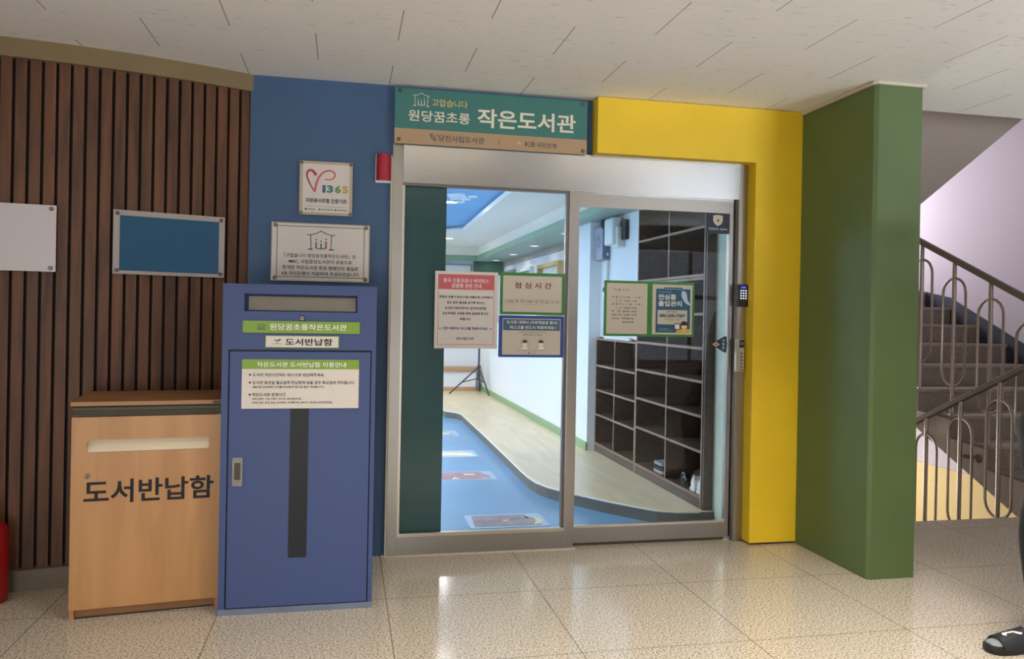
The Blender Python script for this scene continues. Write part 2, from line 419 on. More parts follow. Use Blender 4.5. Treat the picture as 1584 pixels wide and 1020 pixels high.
class Sign:
    """a flat board facing -Y (or turned by M): u runs left to right, v top to bottom, both 0..1"""
    def __init__(s, name, label, cat, x0, x1, z0, z1, y, thick, board_mat, group=None, M=None, radius=0.0, kind=None, parent=None):
        s.x0, s.x1, s.z0, s.z1, s.y, s.M = x0, x1, z0, z1, y, M
        if parent is None:
            mb = MB(M)
            if radius: mb.prism(rounded(x0, x1, z0, z1, radius), 'y', y, y+thick)
            else: mb.box(x0, x1, y, y+thick, z0, z1)
            s.o = mb.build(name, board_mat); meta(s.o, label, cat, group, kind)
        else:
            mb = MB(M); mb.box(x0, x1, y, y+thick, z0, z1) if not radius else mb.prism(rounded(x0, x1, z0, z1, radius), 'y', y, y+thick)
            s.o = parent; s.part = mb.build(name, board_mat, parent)
        s.ink = None; s.mats = []
    def U(s, u): return s.x0+u*(s.x1-s.x0)
    def V(s, v): return s.z1-v*(s.z1-s.z0)
    def panel(s, name, mt, u0, v0, u1, v1, lift=0.001, r=0.0):
        mb = MB(s.M); x0, x1, z0, z1 = s.U(u0), s.U(u1), s.V(v1), s.V(v0)
        if r: mb.prism(rounded(x0, x1, z0, z1, r), 'y', s.y-lift, s.y+0.0004)
        else: mb.box(x0, x1, s.y-lift, s.y+0.0004, z0, z1)
        return mb.build(name, mt, s.o)
    def _ink(s, mt):
        if s.ink is None: s.ink = MB(s.M); s.mats = []
        if mt not in s.mats: s.mats.append(mt)
        s.ink.mi = s.mats.index(mt)
    def text(s, body, u0, v0, u1, v1, mt='ink', bold=0.0, lift=0.0022):
        me = text_mesh(body, bold); ink = MB(s.M)   # each line of writing is a part of its own
        if not len(me.vertices): return
        xs = [v.co.x for v in me.vertices]; ys = [v.co.y for v in me.vertices]
        ax, bx, ay, by = min(xs), max(xs), min(ys), max(ys)
        X0, X1, Z0, Z1 = s.U(u0), s.U(u1), s.V(v1), s.V(v0)
        vs = [ink.v((X0+(v.co.x-ax)/(bx-ax)*(X1-X0), s.y-lift, Z0+(v.co.y-ay)/(by-ay)*(Z1-Z0))) for v in me.vertices]
        for p in me.polygons:
            ink._face([vs[i] for i in p.vertices])
        bpy.data.meshes.remove(me); ink.build('lettering', mt, s.o, keep=True)
    def poly(s, pts, mt, lift=0.0016, t=0.0008):
        s._ink(mt); s.ink.prism([(s.U(u), s.V(v)) for u, v in pts], 'y', s.y-lift, s.y-lift+t)
    def rect(s, u0, v0, u1, v1, mt, lift=0.0016): s.poly([(u0, v0), (u1, v0), (u1, v1), (u0, v1)], mt, lift)
    def frame(s, u0, v0, u1, v1, wd, mt, lift=0.0016):
        a = wd/(s.x1-s.x0); b = wd/(s.z1-s.z0)
        s.rect(u0, v0, u1, v0+b, mt, lift); s.rect(u0, v1-b, u1, v1, mt, lift)
        s.rect(u0, v0+b, u0+a, v1-b, mt, lift); s.rect(u1-a, v0+b, u1, v1-b, mt, lift)
    def line(s, pts, wd, mt, lift=0.0016):
        """a stroke of width wd through (u, v) points, drawn as joined flat bars"""
        s._ink(mt); P = [Vector((s.U(u), s.V(v))) for u, v in pts]
        for a, b in zip(P, P[1:]):
            d = (b-a)
            if d.length < 1e-6: continue
            d.normalize(); n = Vector((-d.y, d.x))*wd/2; e = d*wd*0.3
            s.ink.prism([tuple(a-e-n), tuple(b+e-n), tuple(b+e+n), tuple(a-e+n)], 'y', s.y-lift, s.y-lift+0.0006)
    def curve(s, pts, wd0, wd1, mt, lift=0.0016, n=8):
        """a smooth tapering stroke through the points (Catmull-Rom), one continuous ribbon"""
        s._ink(mt); P = [Vector((s.U(u), s.V(v))) for u, v in pts]; P = [P[0]*2-P[1]]+P+[P[-1]*2-P[-2]]; Q = []
        for i in range(1, len(P)-2):
            a, b, c, d = P[i-1:i+3]
            for k in range(n):
                t = k/n; Q.append(0.5*((2*b)+(c-a)*t+(2*a-5*b+4*c-d)*t*t+(3*b-3*c+d-a)*t**3))
        Q.append(P[-2]); L, R_ = [], []
        for i, q in enumerate(Q):
            t = (Q[min(i+1, len(Q)-1)]-Q[max(i-1, 0)]).normalized(); w_ = (wd0+(wd1-wd0)*i/(len(Q)-1))/2; nrm = Vector((-t.y, t.x))*w_
            L.append(s.ink.v((q.x+nrm.x, s.y-lift, q.y+nrm.y))); R_.append(s.ink.v((q.x-nrm.x, s.y-lift, q.y-nrm.y)))
        for i in range(len(Q)-1): s.ink._face([R_[i], R_[i+1], L[i+1], L[i]])
    def disc(s, u, v, r, mt, lift=0.0016, sx=1.0, seg=20):
        s._ink(mt); cx, cz = s.U(u), s.V(v)
        s.ink.prism([(cx+r*sx*math.cos(2*PI*k/seg), cz+r*math.sin(2*PI*k/seg)) for k in range(seg)], 'y', s.y-lift, s.y-lift+0.0006)
    def done(s, name='printed_graphic'):
        if s.ink is not None: s.ink.build(name, s.mats, s.o, keep=True); s.ink = None
    def screws(s, pts, r=0.010, mt='chrome', name='standoff_screw', h=0.006):
        for u, v in pts:
            mb = MB(s.M); x, z = s.U(u), s.V(v)
            mb.lathe([(r, 0.001), (r, -h*0.6), (r*0.8, -h), (r*0.35, -h), (r*0.3, -h*0.8)], (x, s.y, z), 16, 'y')
            mb.build(name, mt, s.o, True)

def house_icon(S, u0, v0, u1, v1, mt, wd, figs=None, lift=.0032):
    """line drawing of a pavilion with three little figures under a curved roof"""
    S.done()
    L = lambda a, b: (u0+(u1-u0)*a, v0+(v1-v0)*b)
    S.line([L(0, .2), L(.12, .22), L(.32, .14), L(.5, 0), L(.68, .14), L(.88, .22), L(1, .2)], wd, mt, lift)
    S.line([L(.12, .22), L(.14, .95)], wd, mt, lift); S.line([L(.88, .22), L(.86, .95)], wd, mt, lift)
    S.line([L(.04, .97), L(.2, .97)], wd*1.4, mt, lift); S.line([L(.8, .97), L(.96, .97)], wd*1.4, mt, lift)
    figs = figs or (mt, mt, mt)
    for a, f, h in ((.32, figs[0], .48), (.5, figs[1], .56), (.68, figs[2], .44)):
        S.line([L(a, h+.12), L(a, .9)], wd*1.7, f, lift)
        q = L(a, h-.02); S.disc(q[0], q[1], wd*0.95, f, lift)
    S.line([L(.3, .88), L(.4, .93), L(.6, .93), L(.7, .88)], wd*1.1, figs[1], lift)
    S.done('emblem')

# ================================================================== THE SETTING
CEIL = 2.612
def structure(o, label, cat): return meta(o, label, cat, None, 'structure')

mb = MB(); mb.box(-4.2, 6.7, -1.6, 4.70, -0.30, 0.0)
structure(mb.build('floor', 'granite_tile', origin=False), 'speckled beige granite tile floor of the hall', 'floor')
mb = MB(); mb.box(-4.2, 2.97, -1.6, 4.62, CEIL, CEIL+0.25); mb.box(2.97, 6.7, -1.6, 4.124, CEIL, CEIL+0.25)
structure(mb.build('ceiling', 'ceiling_board', origin=False), 'off-white textured board ceiling of the hall with staggered joints', 'ceiling')

# curved slatted wall at the left: arc of radius 3.70 about (-2.074, 7.804), bulging towards the hall
AC, AR = Vector((-2.0738, 7.8037)), 3.700
def arc(a, r): return (AC.x + r*math.sin(a), AC.y - r*math.cos(a))
A_END = math.asin((-0.515+2.0738)/3.68); A_BEG = -0.62
def arc_band(mb, a0, a1, r_front, r_back, z0, z1, n):
    rings = []
    for k in range(n+1):
        a = a0+(a1-a0)*k/n; f = arc(a, r_front); b = arc(a, r_back)
        rings.append([(f[0], f[1], z0), (f[0], f[1], z1), (b[0], b[1], z1), (b[0], b[1], z0)])
    mb.loft(rings)
mb = MB(); arc_band(mb, A_BEG, A_END, 3.655, 3.56, 0, CEIL, 40)
wl = structure(mb.build('wall_left', 'slat_backing'), 'curved wall at the left clad in upright brown wooden slats', 'wall')
mb = MB(); pitch = 0.01643; a = A_END-0.0002
while a - pitch*0.76 > A_BEG:
    a1, a0 = a, a-pitch*0.77
    f0, f1, b0, b1 = arc(a0, 3.683), arc(a1, 3.683), arc(a0, 3.65), arc(a1, 3.65)
    mb.loft([[(f0[0], f0[1], z), (f1[0], f1[1], z), (b1[0], b1[1], z), (b0[0], b0[1], z)] for z in (0.100, CEIL-0.085)])
    a -= pitch
mb.build('slat_cladding', 'slat_wood', wl)
mb = MB(); arc_band(mb, A_BEG, A_END+0.003, 3.703, 3.64, CEIL-0.089, CEIL, 40)
structure(mb.build('trim_1', 'cornice_paint'), 'plain brown painted cornice band above the wooden slats', 'cornice')
mb = MB(); arc_band(mb, A_BEG, A_END, 3.712, 3.64, 0, 0.100, 40)
structure(mb.build('baseboard_left', 'skirting_paint'), 'grey brown skirting under the wooden slats', 'baseboard')

mb = MB(); mb.box(-0.512, 0.249, 4.452, 4.62, 0, CEIL); mb.box(0.249, 2.386, 4.452, 4.62, 2.29, CEIL)
structure(mb.build('wall_front', 'blue_wall'), 'blue painted wall between the wooden slats and the glass entrance', 'wall')
mb = MB()
mb.box(1.396, 2.692, 4.345, 4.45, 2.288, CEIL-0.004); mb.box(2.388, 2.692, 4.345, 4.62, 0.012, 2.288)
structure(mb.build('wall_right', 'yellow_wall'), 'yellow painted wall over and to the right of the glass entrance', 'wall')
mb = MB(); mb.box(2.40, 2.692, 4.355, 4.60, 0.0, 0.012); structure(mb.build('trim_2', 'dark_gap'), 'dark shadow gap under the yellow wall', 'trim')
mb = MB()
pts = [(2.692, 4.9), (2.692, 3.683), (2.71, 3.667), (2.968, 3.667), (2.968, 4.9)]
mb.prism(pts, 'z', 0, CEIL-0.012)
structure(mb.build('column', 'green_wall'), 'tall green painted pillar between the entrance and the stairwell', 'pillar')
mb = MB(); mb.prism([(2.680, 4.345), (2.680, 3.675), (2.70, 3.655), (2.985, 3.655), (2.985, 4.4), (2.97, 4.4), (2.97, 3.668), (2.705, 3.668), (2.692, 3.68), (2.692, 4.345)], 'z', CEIL-0.022, CEIL-0.003)
structure(mb.build('trim_3', 'white_trim'), 'pale ceiling bead around the top of the green pillar', 'trim')
# rest of the hall, behind the viewer
mb = MB(); mb.box(-4.35, -4.2, -1.6, 0.0, 0, CEIL); mb.box(-4.35, -4.2, 2.2, 5.0, 0, CEIL); mb.box(-4.35, -4.2, 0, 2.2, 0, 0.75); mb.box(-4.35, -4.2, 0, 2.2, 2.25, CEIL); structure(mb.build('wall_west', 'hall_wall'), 'plain beige wall at the far left of the hall', 'wall')
mb = MB()
WX0, WX1, WZ0, WZ1 = 3.95, 5.75, 0.70, 2.36
mb.box(-4.2, -1.5, -1.75, -1.6, 0, CEIL); mb.box(0.0, WX0, -1.75, -1.6, 0, CEIL); mb.box(-1.5, 0.0, -1.75, -1.6, 2.2, CEIL); mb.box(WX1, 6.7, -1.75, -1.6, 0, CEIL); mb.box(WX0, WX1, -1.75, -1.6, 0, WZ0); mb.box(WX0, WX1, -1.75, -1.6, WZ1, CEIL)
structure(mb.build('wall_back', 'hall_wall'), 'plain beige hall wall facing the entrance, with a window and an added glazed door', 'wall')
mb = MB()
for a, b in ((WX0, WX0+.05), (WX1-.05, WX1), (4.83, 4.87)): mb.box(a, b, -1.70, -1.64, WZ0, WZ1)
for a, b in ((WZ0, WZ0+.05), (WZ1-.05, WZ1), (1.62, 1.68)): mb.box(WX0, WX1, -1.70, -1.64, a, b)
win = structure(mb.build('window_1', 'board_frame'), 'aluminium framed hall window letting in grey daylight', 'window')
mb = MB(); mb.box(WX0+.02, WX1-.02, -1.672, -1.668, WZ0+.02, WZ1-.02); mb.build('pane', 'glass_clear', win)

mb = MB()
for a, c in ((0, .05), (2.15, 2.2), (1.08, 1.12)): mb.box(-4.3, -4.24, a, c, .75, 2.25)
for a, c in ((.75, .80), (2.20, 2.25)): mb.box(-4.3, -4.24, 0, 2.2, a, c)
w2 = structure(mb.build('window_2', 'board_frame'), 'aluminium framed hall window in the left wall', 'window')
mb = MB(); mb.box(-4.272, -4.268, .02, 2.18, .77, 2.23); mb.build('pane', 'glass_clear', w2)
mb = MB()
for a, c in ((-1.5, -1.42), (-0.80, -0.70), (-0.08, 0.0)): mb.box(a, c, -1.70, -1.64, 0, 2.2)
for a, c in ((0, 0.12), (2.1, 2.2)): mb.box(-1.5, 0, -1.70, -1.64, a, c)
dd = structure(mb.build('added_door', 'steel'), 'glazed double door added behind the viewer to light the hall', 'door')  # unseen door put in to give the hall more frontal light
mb = MB(); mb.box(-1.46, -0.04, -1.672, -1.668, 0.1, 2.12); mb.build('pane', 'glass_clear', dd)

# ------------------------------------------------------------------ glass entrance
FY = 4.43
mb = MB()
mb.box(0.245, 0.303, FY, FY+0.13, 0, 2.288, 0.002)
mb.box(2.330, 2.386, FY+0.005, FY+0.13, 0, 2.288, 0.002)
mb.box(1.262, 1.318, FY, FY+0.04, 0.002, 2.075, 0.002)
mb.box(0.303, 1.262, FY+0.002, FY+0.045, 0.004, 0.104, 0.001)
d1 = structure(mb.build('door_1', 'steel'), 'fixed left half of the stainless steel entrance with its frame', 'door frame')
mb = MB(); mb.prism([(FY-0.0, 2.075), (FY-0.009, 2.288), (FY+0.12, 2.288), (FY+0.12, 2.075)], 'x', 0.303, 2.330)
mb.build('header_panel', 'steel_header', d1)
mb = MB(); mb.box(0.303, 1.262, FY-0.002, FY+0.03, 0.104, 0.124, 0.002); mb.box(0.303, 0.315, FY+0.004, FY+0.03, 0.124, 2.06); mb.build('glazing_bead', 'steel_light', d1)
mb = MB(); mb.box(1.244, 1.262, FY+0.008, FY+0.04, 0.124, 2.062); mb.box(0.303, 1.262, FY+0.008, FY+0.04, 2.060, 2.076); mb.build('glazing_channel', 'steel_dark', d1)
mb = MB(); mb.box(0.305, 1.255, FY+0.020, FY+0.030, 0.11, 2.07); mb.build('pane', 'glass_clear', d1)
mb = MB(); mb.box(0.22, 1.33, FY-0.012, FY+0.02, 0, 0.006); mb.build('threshold_strip', 'white_trim', d1)
mb = MB(); mb.box(0.235, 0.245, FY-0.004, FY+0.02, 0, 2.2); mb.build('sealant_strip', 'white_trim', d1)
mb = MB(); mb.box(1.318, 2.33, FY+0.045, FY+0.11, 2.078, 2.087); mb.build('track_gap', 'dark_gap', d1)

LY = 4.475
mb = MB()
mb.box(1.30, 2.292, LY, LY+0.035, 0.018, 0.106, 0.001)
mb.box(1.30, 1.336, LY+0.001, LY+0.034, 0.106, 2.08); mb.box(2.290, 2.316, LY, LY+0.035, 0.018, 2.08, 0.001)
mb.box(1.30, 2.292, LY, LY+0.035, 1.994, 2.076, 0.001)
d2 = structure(mb.build('door_2', 'steel'), 'sliding right leaf of the stainless steel glass entrance', 'door')
mb = MB(); mb.box(1.336, 2.292, LY-0.003, LY+0.02, 0.106, 0.121, 0.002); mb.build('glazing_bead', 'steel_light', d2)
mb = MB(); mb.box(1.32, 2.30, LY+0.013, LY+0.023, 0.10, 2.0); mb.build('pane', 'glass_green', d2)
mb = MB(); mb.box(1.32, 2.29, LY+0.004, LY+0.03, 0.004, 0.018); mb.build('bottom_gap', 'dark_gap', d2)
mb = MB(); mb.box(2.322, 2.330, FY+0.03, FY+0.12, 0, 2.075); structure(mb.build('trim_4', 'steel_dark'), 'bright steel channel beside the sliding door', 'trim')

# ------------------------------------------------------------------ library room behind the glass
IR = 13.2
mb = MB(); mb.box(-3.5, 2.66, 4.62, IR, -0.2, 0.0); structure(mb.build('floor_inner', 'blue_floor', origin=False), 'sky blue printed floor inside the library', 'floor')
mb = MB()
edge = [(1.30, 13.2), (1.30, 10.3), (1.36, 10.22), (1.43, 10.12), (1.466, 9.95), (1.462, 9.0), (1.452, 8.0), (1.440, 7.0), (1.428, 6.30), (1.430, 6.05), (1.445, 5.85), (1.49, 5.69), (1.555, 5.56), (1.625, 5.435), (1.79, 5.19), (1.94, 5.0), (2.03, 4.90), (2.15, 4.845), (2.30, 4.835), (2.66, 4.835)]
poly = edge + [(2.66, 13.2)]
mb.prism(poly, 'z', 0.0, 0.079)
rf = structure(mb.build('floor_raised', 'riser_grey'), 'raised floor step with a grey curved riser in the library', 'floor')
mb = MB(); mb.prism(poly, 'z', 0.079, 0.083); mb.build('planking', 'plank_floor', rf)
mb = MB(); e = edge
mb.tube([(x, y, 0.080) for x, y in e[:-1]], 0.008, 8); mb.build('step_nosing', 'nosing_white', rf)
# walls
mb = MB(); mb.box(2.26, 2.66, 7.20, 7.95, 0.083, 2.45); mb.box(2.26, 2.62, 7.95, IR, 0.083, 1.22); mb.box(2.62, 2.66, 7.95, IR, 1.2, 2.45)
structure(mb.build('wall_inner_right', 'white_wall'), 'white right-hand wall inside the library with a window ledge', 'wall')
mb = MB(); mb.box(2.372, 2.66, 6.13, 7.20, 1.16, 2.45); mb.box(2.64, 2.66, 4.62, 7.2, 0.083, 2.45)
structure(mb.build('wall_inner_near', 'white_wall'), 'pale wall above the low shoe shelf in the library', 'wall')
mb = MB(); mb.box(2.60, 2.62, 7.95, IR, 2.16, 2.25); structure(mb.build('trim_5', 'grey_soffit'), 'beige lintel strip above the ledge in the library', 'trim')
mb = MB(); mb.box(2.245, 2.26, 7.215, IR, 0.083, 0.160); mb.box(2.245, 2.262, 7.19, 7.215, 0.083, 0.16)
structure(mb.build('baseboard_inner', 'skirting_green'), 'sage green skirting along the white library wall', 'baseboard')
mb = MB(); mb.box(-3.5, 2.66, IR, IR+0.15, 0, 2.62); structure(mb.build('wall_inner_far', 'white_wall'), 'white far wall of the library', 'wall')
mb = MB(); mb.box(2.10, 2.60, IR-0.04, IR, 2.02, 2.25); structure(mb.build('trim_6', 'green_dark'), 'dark green panel high on the far library wall', 'trim')
mb = MB(); mb.box(-3.65, -3.5, 4.62, IR, 0, 2.62); structure(mb.build('wall_inner_left', 'white_wall'), 'white left-hand wall inside the library', 'wall')
mb = MB(); mb.box(-3.5, 0.24, 4.62, 4.72, 0, 2.62); mb.box(0.24, 2.66, 4.62, 4.70, 2.1, 2.62); mb.box(2.392, 2.66, 4.62, 4.70, 0, 2.1)
structure(mb.build('wall_inner_front', 'white_wall'), 'inner face of the wall around the glass entrance', 'wall')
mb = MB(); mb.box(0.24, 0.553, 4.475, 4.80, 0.0, 2.085); structure(mb.build('wall_green', 'green_film'), 'dark green panel standing behind the left edge of the entrance glass', 'wall panel')
mb = MB(); mb.box(2.40, 2.66, 4.705, 4.860, 0, 2.24)
structure(mb.build('trim_7', 'lit_wall_pale'), 'pale greenish inner jamb at the right edge of the entrance glass', 'trim')
# ceiling with bulkhead and blue sky tray
tray = [(1.516, 4.9), (1.45, 6.0), (1.440, 7.2), (1.47, 8.8), (1.515, 10.51), (1.30, 10.75), (0.6, 10.9), (-2.6, 10.9), (-2.6, 4.9)]
mb = MB()
# ring of ceiling around the tray, built as quads between tray outline and room outline
room = [(2.66, 4.62), (2.66, 6.0), (2.66, 7.2), (2.66, 8.8), (2.66, IR), (1.30, IR), (0.6, IR), (-3.5, IR), (-3.5, 4.62)]
n = len(tray)
for k in range(n):
    a, b = k, (k+1) % n
    q = [room[a], room[b], tray[b], tray[a]]
    mb.prism(q, 'z', 2.45, 2.50)
structure(mb.build('ceiling_inner', 'white_ceiling'), 'white library ceiling around the blue sky tray', 'ceiling')
mb = MB(); SKY = 2.535
rim = [(1.566, 4.9), (1.50, 6.0), (1.49, 7.2), (1.52, 8.8), (1.555, 10.56), (1.33, 10.84), (0.6, 11.0), (-2.7, 11.0), (-2.7, 4.85)]
for k in range(n):
    a, b, c, d = tray[k], tray[(k+1) % n], rim[(k+1) % n], rim[k]
    mb._face([mb.v(q) for q in ((a[0], a[1], 2.45), (b[0], b[1], 2.45), (c[0], c[1], SKY), (d[0], d[1], SKY))])
structure(mb.build('trim_8', 'white_wall'), 'white sloping rim of the blue ceiling tray', 'trim')
mb = MB(); mb.prism([(q[0]*1.0, q[1]) for q in reversed(rim)], 'z', SKY, SKY+0.03)
sk = structure(mb.build('ceiling_sky', 'sky_blue'), 'sky blue painted recess in the library ceiling', 'ceiling')
mb = MB()
for cx, cy, s_ in ((1.08, 7.9, .10), (1.15, 8.3, .07), (1.2, 8.1, .05), (1.24, 7.9, .05), (1.1, 8.15, .06)):
    mb.prism([(cx+s_*math.cos(a*PI/6)*(1+.3*math.sin(a*2.1)), cy+s_*1.8*math.sin(a*PI/6)) for a in range(12)], 'z', SKY-.003, SKY+.001)
mb.build('cloud_painting', 'cloud', sk)
mb = MB(); mb.box(2.12, 2.66, 4.72, IR, 2.252, 2.45); mb.box(-3.5, 2.12, IR-0.30, IR, 2.252, 2.45)
bk = structure(mb.build('beam', 'white_ceiling'), 'boxed bulkhead along the right and far sides of the library ceiling', 'bulkhead')
mb = MB(); mb.box(2.108, 2.12, 4.72, IR-0.30, 2.245, 2.315); mb.box(-3.5, 2.12, IR-0.312, IR-0.30, 2.245, 2.315); mb.build('green_edge', 'green_paint', bk)
mb = MB(); mb.box(2.112, 2.64, 4.72, IR, 2.243, 2.252); mb.box(-3.5, 2.112, IR-0.31, IR, 2.243, 2.252); mb.build('soffit', 'green_soffit', bk)
# far wall furniture
b = empty('bench', (-0.3, 13.0, 0.083), 'low white wall bench with two brown wood strips at the end of the library', 'bench')
mb = MB(); mb.box(-3.0, 2.14, 12.98, 13.19, 0.083, 0.46); mb.build('body', 'white_wall', b)
mb = MB(); mb.box(-3.0, 2.18, 12.95, 13.19, 0.40, 0.475, 0.004); mb.build('seat_board', 'bench_wood', b)
mb = MB(); mb.box(-3.0, 2.14, 12.965, 12.985, 0.083, 0.15); mb.build('plinth', 'bench_wood', b)
s_ = Sign('notice_board', 'pale grey glazed board on the far library wall', 'board', 0.9, 2.07, 0.9, 2.19, IR-0.031, 0.03, 'frame_grey', kind='thing')
s_.panel('pane', 'device_white', .02, .02, .98, .98, 0.003)

# downlights, and unseen pendants added to light the library
def downlight(x, y, z, power, label, r=0.06, group=None, color=(1.0, 0.97, 0.93)):
    o = empty('downlight', (x, y, z), label, 'ceiling light', group)
    mb = MB(); mb.lathe([(r*1.25, 0.0), (r*1.25, -0.006), (r, -0.008), (r*0.96, 0.0)], (x, y, z), 24); mb.build('trim_ring', 'device_white', o, True)
    mb = MB(); mb.lathe([(r*0.95, -0.001), (r*0.95, -0.004), (r*0.5, -0.007)], (x, y, z), 24); mb.build('lens', 'lamp_white' if power > 5 else 'lamp_soft', o, True)
    if power:
        l = bpy.data.lights.new('downlight_bulb', 'AREA'); l.shape = 'DISK'; l.size = r*1.8; l.energy = power; l.color = color
        lo = bpy.data.objects.new('bulb', l); COL.objects.link(lo); lo.parent = o; lo.location = (0, 0, -0.014)
    return o
downlight(1.07, 8.34, SKY, 6, 'round downlight shining in the blue sky tray of the library', 0.07)
downlight(1.45, 11.45, 2.45, 6, 'round downlight in the white ceiling at the far end of the library', 0.075)
for i, (x, y, lb) in enumerate(((2.33, 8.26, 'recessed soffit light nearest the entrance'), (2.36, 9.88, 'recessed soffit light second from the entrance'), (2.40, 11.40, 'recessed soffit light third from the entrance'), (2.40, 12.75, 'recessed soffit light nearest the far wall of the library'))):
    downlight(x, y, 2.243, 0.5, lb, 0.055, 'lights in the green soffit')
for x, y, lb in ((-1.0, 6.3, 'added unseen square pendant lamp in the library near the entrance'), (-1.0, 8.6, 'added unseen square pendant lamp in the middle of the library'), (-1.0, 11.6, 'added unseen square pendant lamp at the back of the library')):  # pendants added out of view to brighten the room and its ceiling
    z = 2.26; zc = SKY if y < 10.8 else 2.45
    o = empty('added_pendant', (x, y, z), lb, 'ceiling light', 'added square library pendants')
    mb = MB(); mb.box(x-.32, x+.32, y-.32, y+.32, z, z+.05, 0.005); mb.build('housing', 'device_white', o)
    mb = MB(); mb.box(x-.29, x+.29, y-.29, y+.29, z-.006, z+.001); mb.build('diffuser', 'lamp_white', o)
    mb = MB(); mb.cyl((x, y, z+.05), (x, y, zc), .012); mb.build('stem', 'device_white', o)
    for up, en in ((0, 58), (1, 58*1.9)):
        l = bpy.data.lights.new('lamp_light', 'AREA'); l.shape = 'SQUARE'; l.size = 0.56; l.energy = en; l.color = (1.0, 0.90, 0.79) if up else (1.0, 0.92, 0.85)
        lo = bpy.data.objects.new('bulb', l); COL.objects.link(lo); lo.parent = o; lo.location = (0, 0, 0.056 if up else -0.012); lo.rotation_euler = (PI if up else 0, 0, 0)
# hall lamps above the viewer
for x, lb in ((0.55, 'long ceiling lamp of the hall in front of the glass entrance'), (2.35, 'long ceiling lamp of the hall in front of the yellow wall'), (-2.4, 'long ceiling lamp of the hall towards the wooden slats')):
    y, z = (2.2, CEIL) if x > 0 else (1.6, CEIL)
    o = empty('ceiling_lamp', (x, y, z), lb, 'ceiling light', 'long hall ceiling lamps')
    mb = MB(); mb.box(x-.62, x+.62, y-.07, y+.07, z-.03, z, 0.004); mb.build('housing', 'device_white', o)
    mb = MB(); mb.box(x-.60, x+.60, y-.055, y+.055, z-.085, z-.03, 0.02); mb.build('diffuser', 'lamp_warm', o)
    l = bpy.data.lights.new('lamp_light', 'AREA'); l.shape = 'RECTANGLE'; l.size = 1.2; l.size_y = 0.10; l.energy = 24*(0.3 if x < 0 else 0.85 if x < 1 else 1.3); l.color = (1.0, 0.91, 0.79); l.spread = math.radians(118)
    lo = bpy.data.objects.new('bulb', l); COL.objects.link(lo); lo.parent = o; lo.location = (0, 0, -0.09)

# ------------------------------------------------------------------ stairwell at the right
mb = MB(); mb.box(6.7, 6.85, -1.6, 9.2, -1.9, 5.6); swr = structure(mb.build('wall_east', 'stair_wall'), 'bright lavender white wall of the stairwell', 'wall')
mb = MB(); mb.box(6.692, 6.701, 4.72, 9.1, -1.71, -0.30); mb.build('painted_dado', 'stair_yellow', swr)
mb = MB(); mb.box(2.80, 2.97, 4.70, 9.2, -1.9, 5.6); structure(mb.build('wall_stair_left', 'stair_wall'), 'white inner wall of the stairwell behind the green pillar', 'wall')
mb = MB()
for z0, z1 in ((-1.9, -0.95), (0.15, 2.15), (3.65, 5.6)): mb.box(2.97, 6.7, 9.05, 9.2, z0, z1)
for z0, z1 in ((-0.95, 0.15), (2.15, 3.65)): mb.box(2.97, 3.4, 9.05, 9.2, z0, z1); mb.box(6.6, 6.7, 9.05, 9.2, z0, z1)
structure(mb.build('wall_stair_far', 'stair_wall'), 'end wall of the stairwell with landing windows', 'wall')
mb = MB(); mb.box(2.9, 6.7, 3.9, 9.2, 5.6, 5.7); mb.box(2.9, 6.7, 3.9, 4.1, 2.88, 5.6); structure(mb.build('ceiling_stair', 'grey_soffit'), 'ceiling over the stairwell', 'ceiling')
mb = MB(); mb.box(2.97, 6.7, 4.6, 9.05, -1.9, -1.71); structure(mb.build('floor_landing', 'stair_stone'), 'lower stair landing', 'floor')
mb = MB(); mb.box(2.97, 6.7, 4.62, 4.70, -1.71, -0.28); structure(mb.build('wall_landing', 'stair_wall'), 'wall under the edge of the hall floor', 'wall')
# underside of the flight that comes down from the floor above
mb = MB(); zz = lambda y: 2.895-0.467*(y-5.124)
mb.prism([(4.10, zz(4.10)), (8.5, zz(8.5)), (8.5, zz(8.5)+0.22), (4.10, zz(4.10)+0.22)], 'x', 2.97, 5.0)
mb.box(2.97, 6.7, 8.49, 9.05, 1.52, 1.70)
structure(mb.build('soffit_upper_flight', 'grey_soffit'), 'sloping grey underside of the stair flight above', 'stair soffit')
# flight going up: nine steps
RS, TR, Y0, XL, XR = 0.19, 0.395, 4.98, 5.0, 6.70
st = empty('staircase', (5.8, 4.98, 0), 'stone stair flight going up behind the green pillar', 'stairs', None, 'structure')
mb = MB()
prof = [(Y0, -0.2)]
for k in range(9): prof += [(Y0+TR*k, RS*k), (Y0+TR*k, RS*(k+1))]
prof += [(Y0+TR*9+0.3, RS*9), (Y0+TR*9+0.3, RS*9-0.5)]
prof += [(6.187, 0.428), (5.081, -0.097), (5.0, -0.2)]
mb.prism([prof[0]]+prof[1:-3]+[(8.5, 1.53), (6.187, 0.428), (5.081, -0.097)], 'x', XL+0.004, XR-0.004)
mb.build('flight', 'stair_stone', st)
mb = MB()
for k in range(9): mb.box(XL+0.002, XR-0.004, Y0+TR*k-0.012, Y0+TR*k+0.03, RS*(k+1)-0.028, RS*(k+1)+0.004, 0.003)
mb.build('nosings', 'stair_nosing', st)
mb = MB(); under = [(5.081, -0.097), (6.187, 0.428), (8.5, 1.53)]
top = []
for k in range(9): top += [(Y0+TR*k, RS*k-0.0), (Y0+TR*k, RS*(k+1)-0.03)]
top += [(8.53, RS*9-0.03)]
mb.prism([(Y0, -0.14)]+top+[(8.53, 1.54)]+list(reversed(under)), 'x', XL-0.012, XL+0.004)
mb.build('stringer', 'stringer_paint', st)
mb = MB(); sl = RS/TR
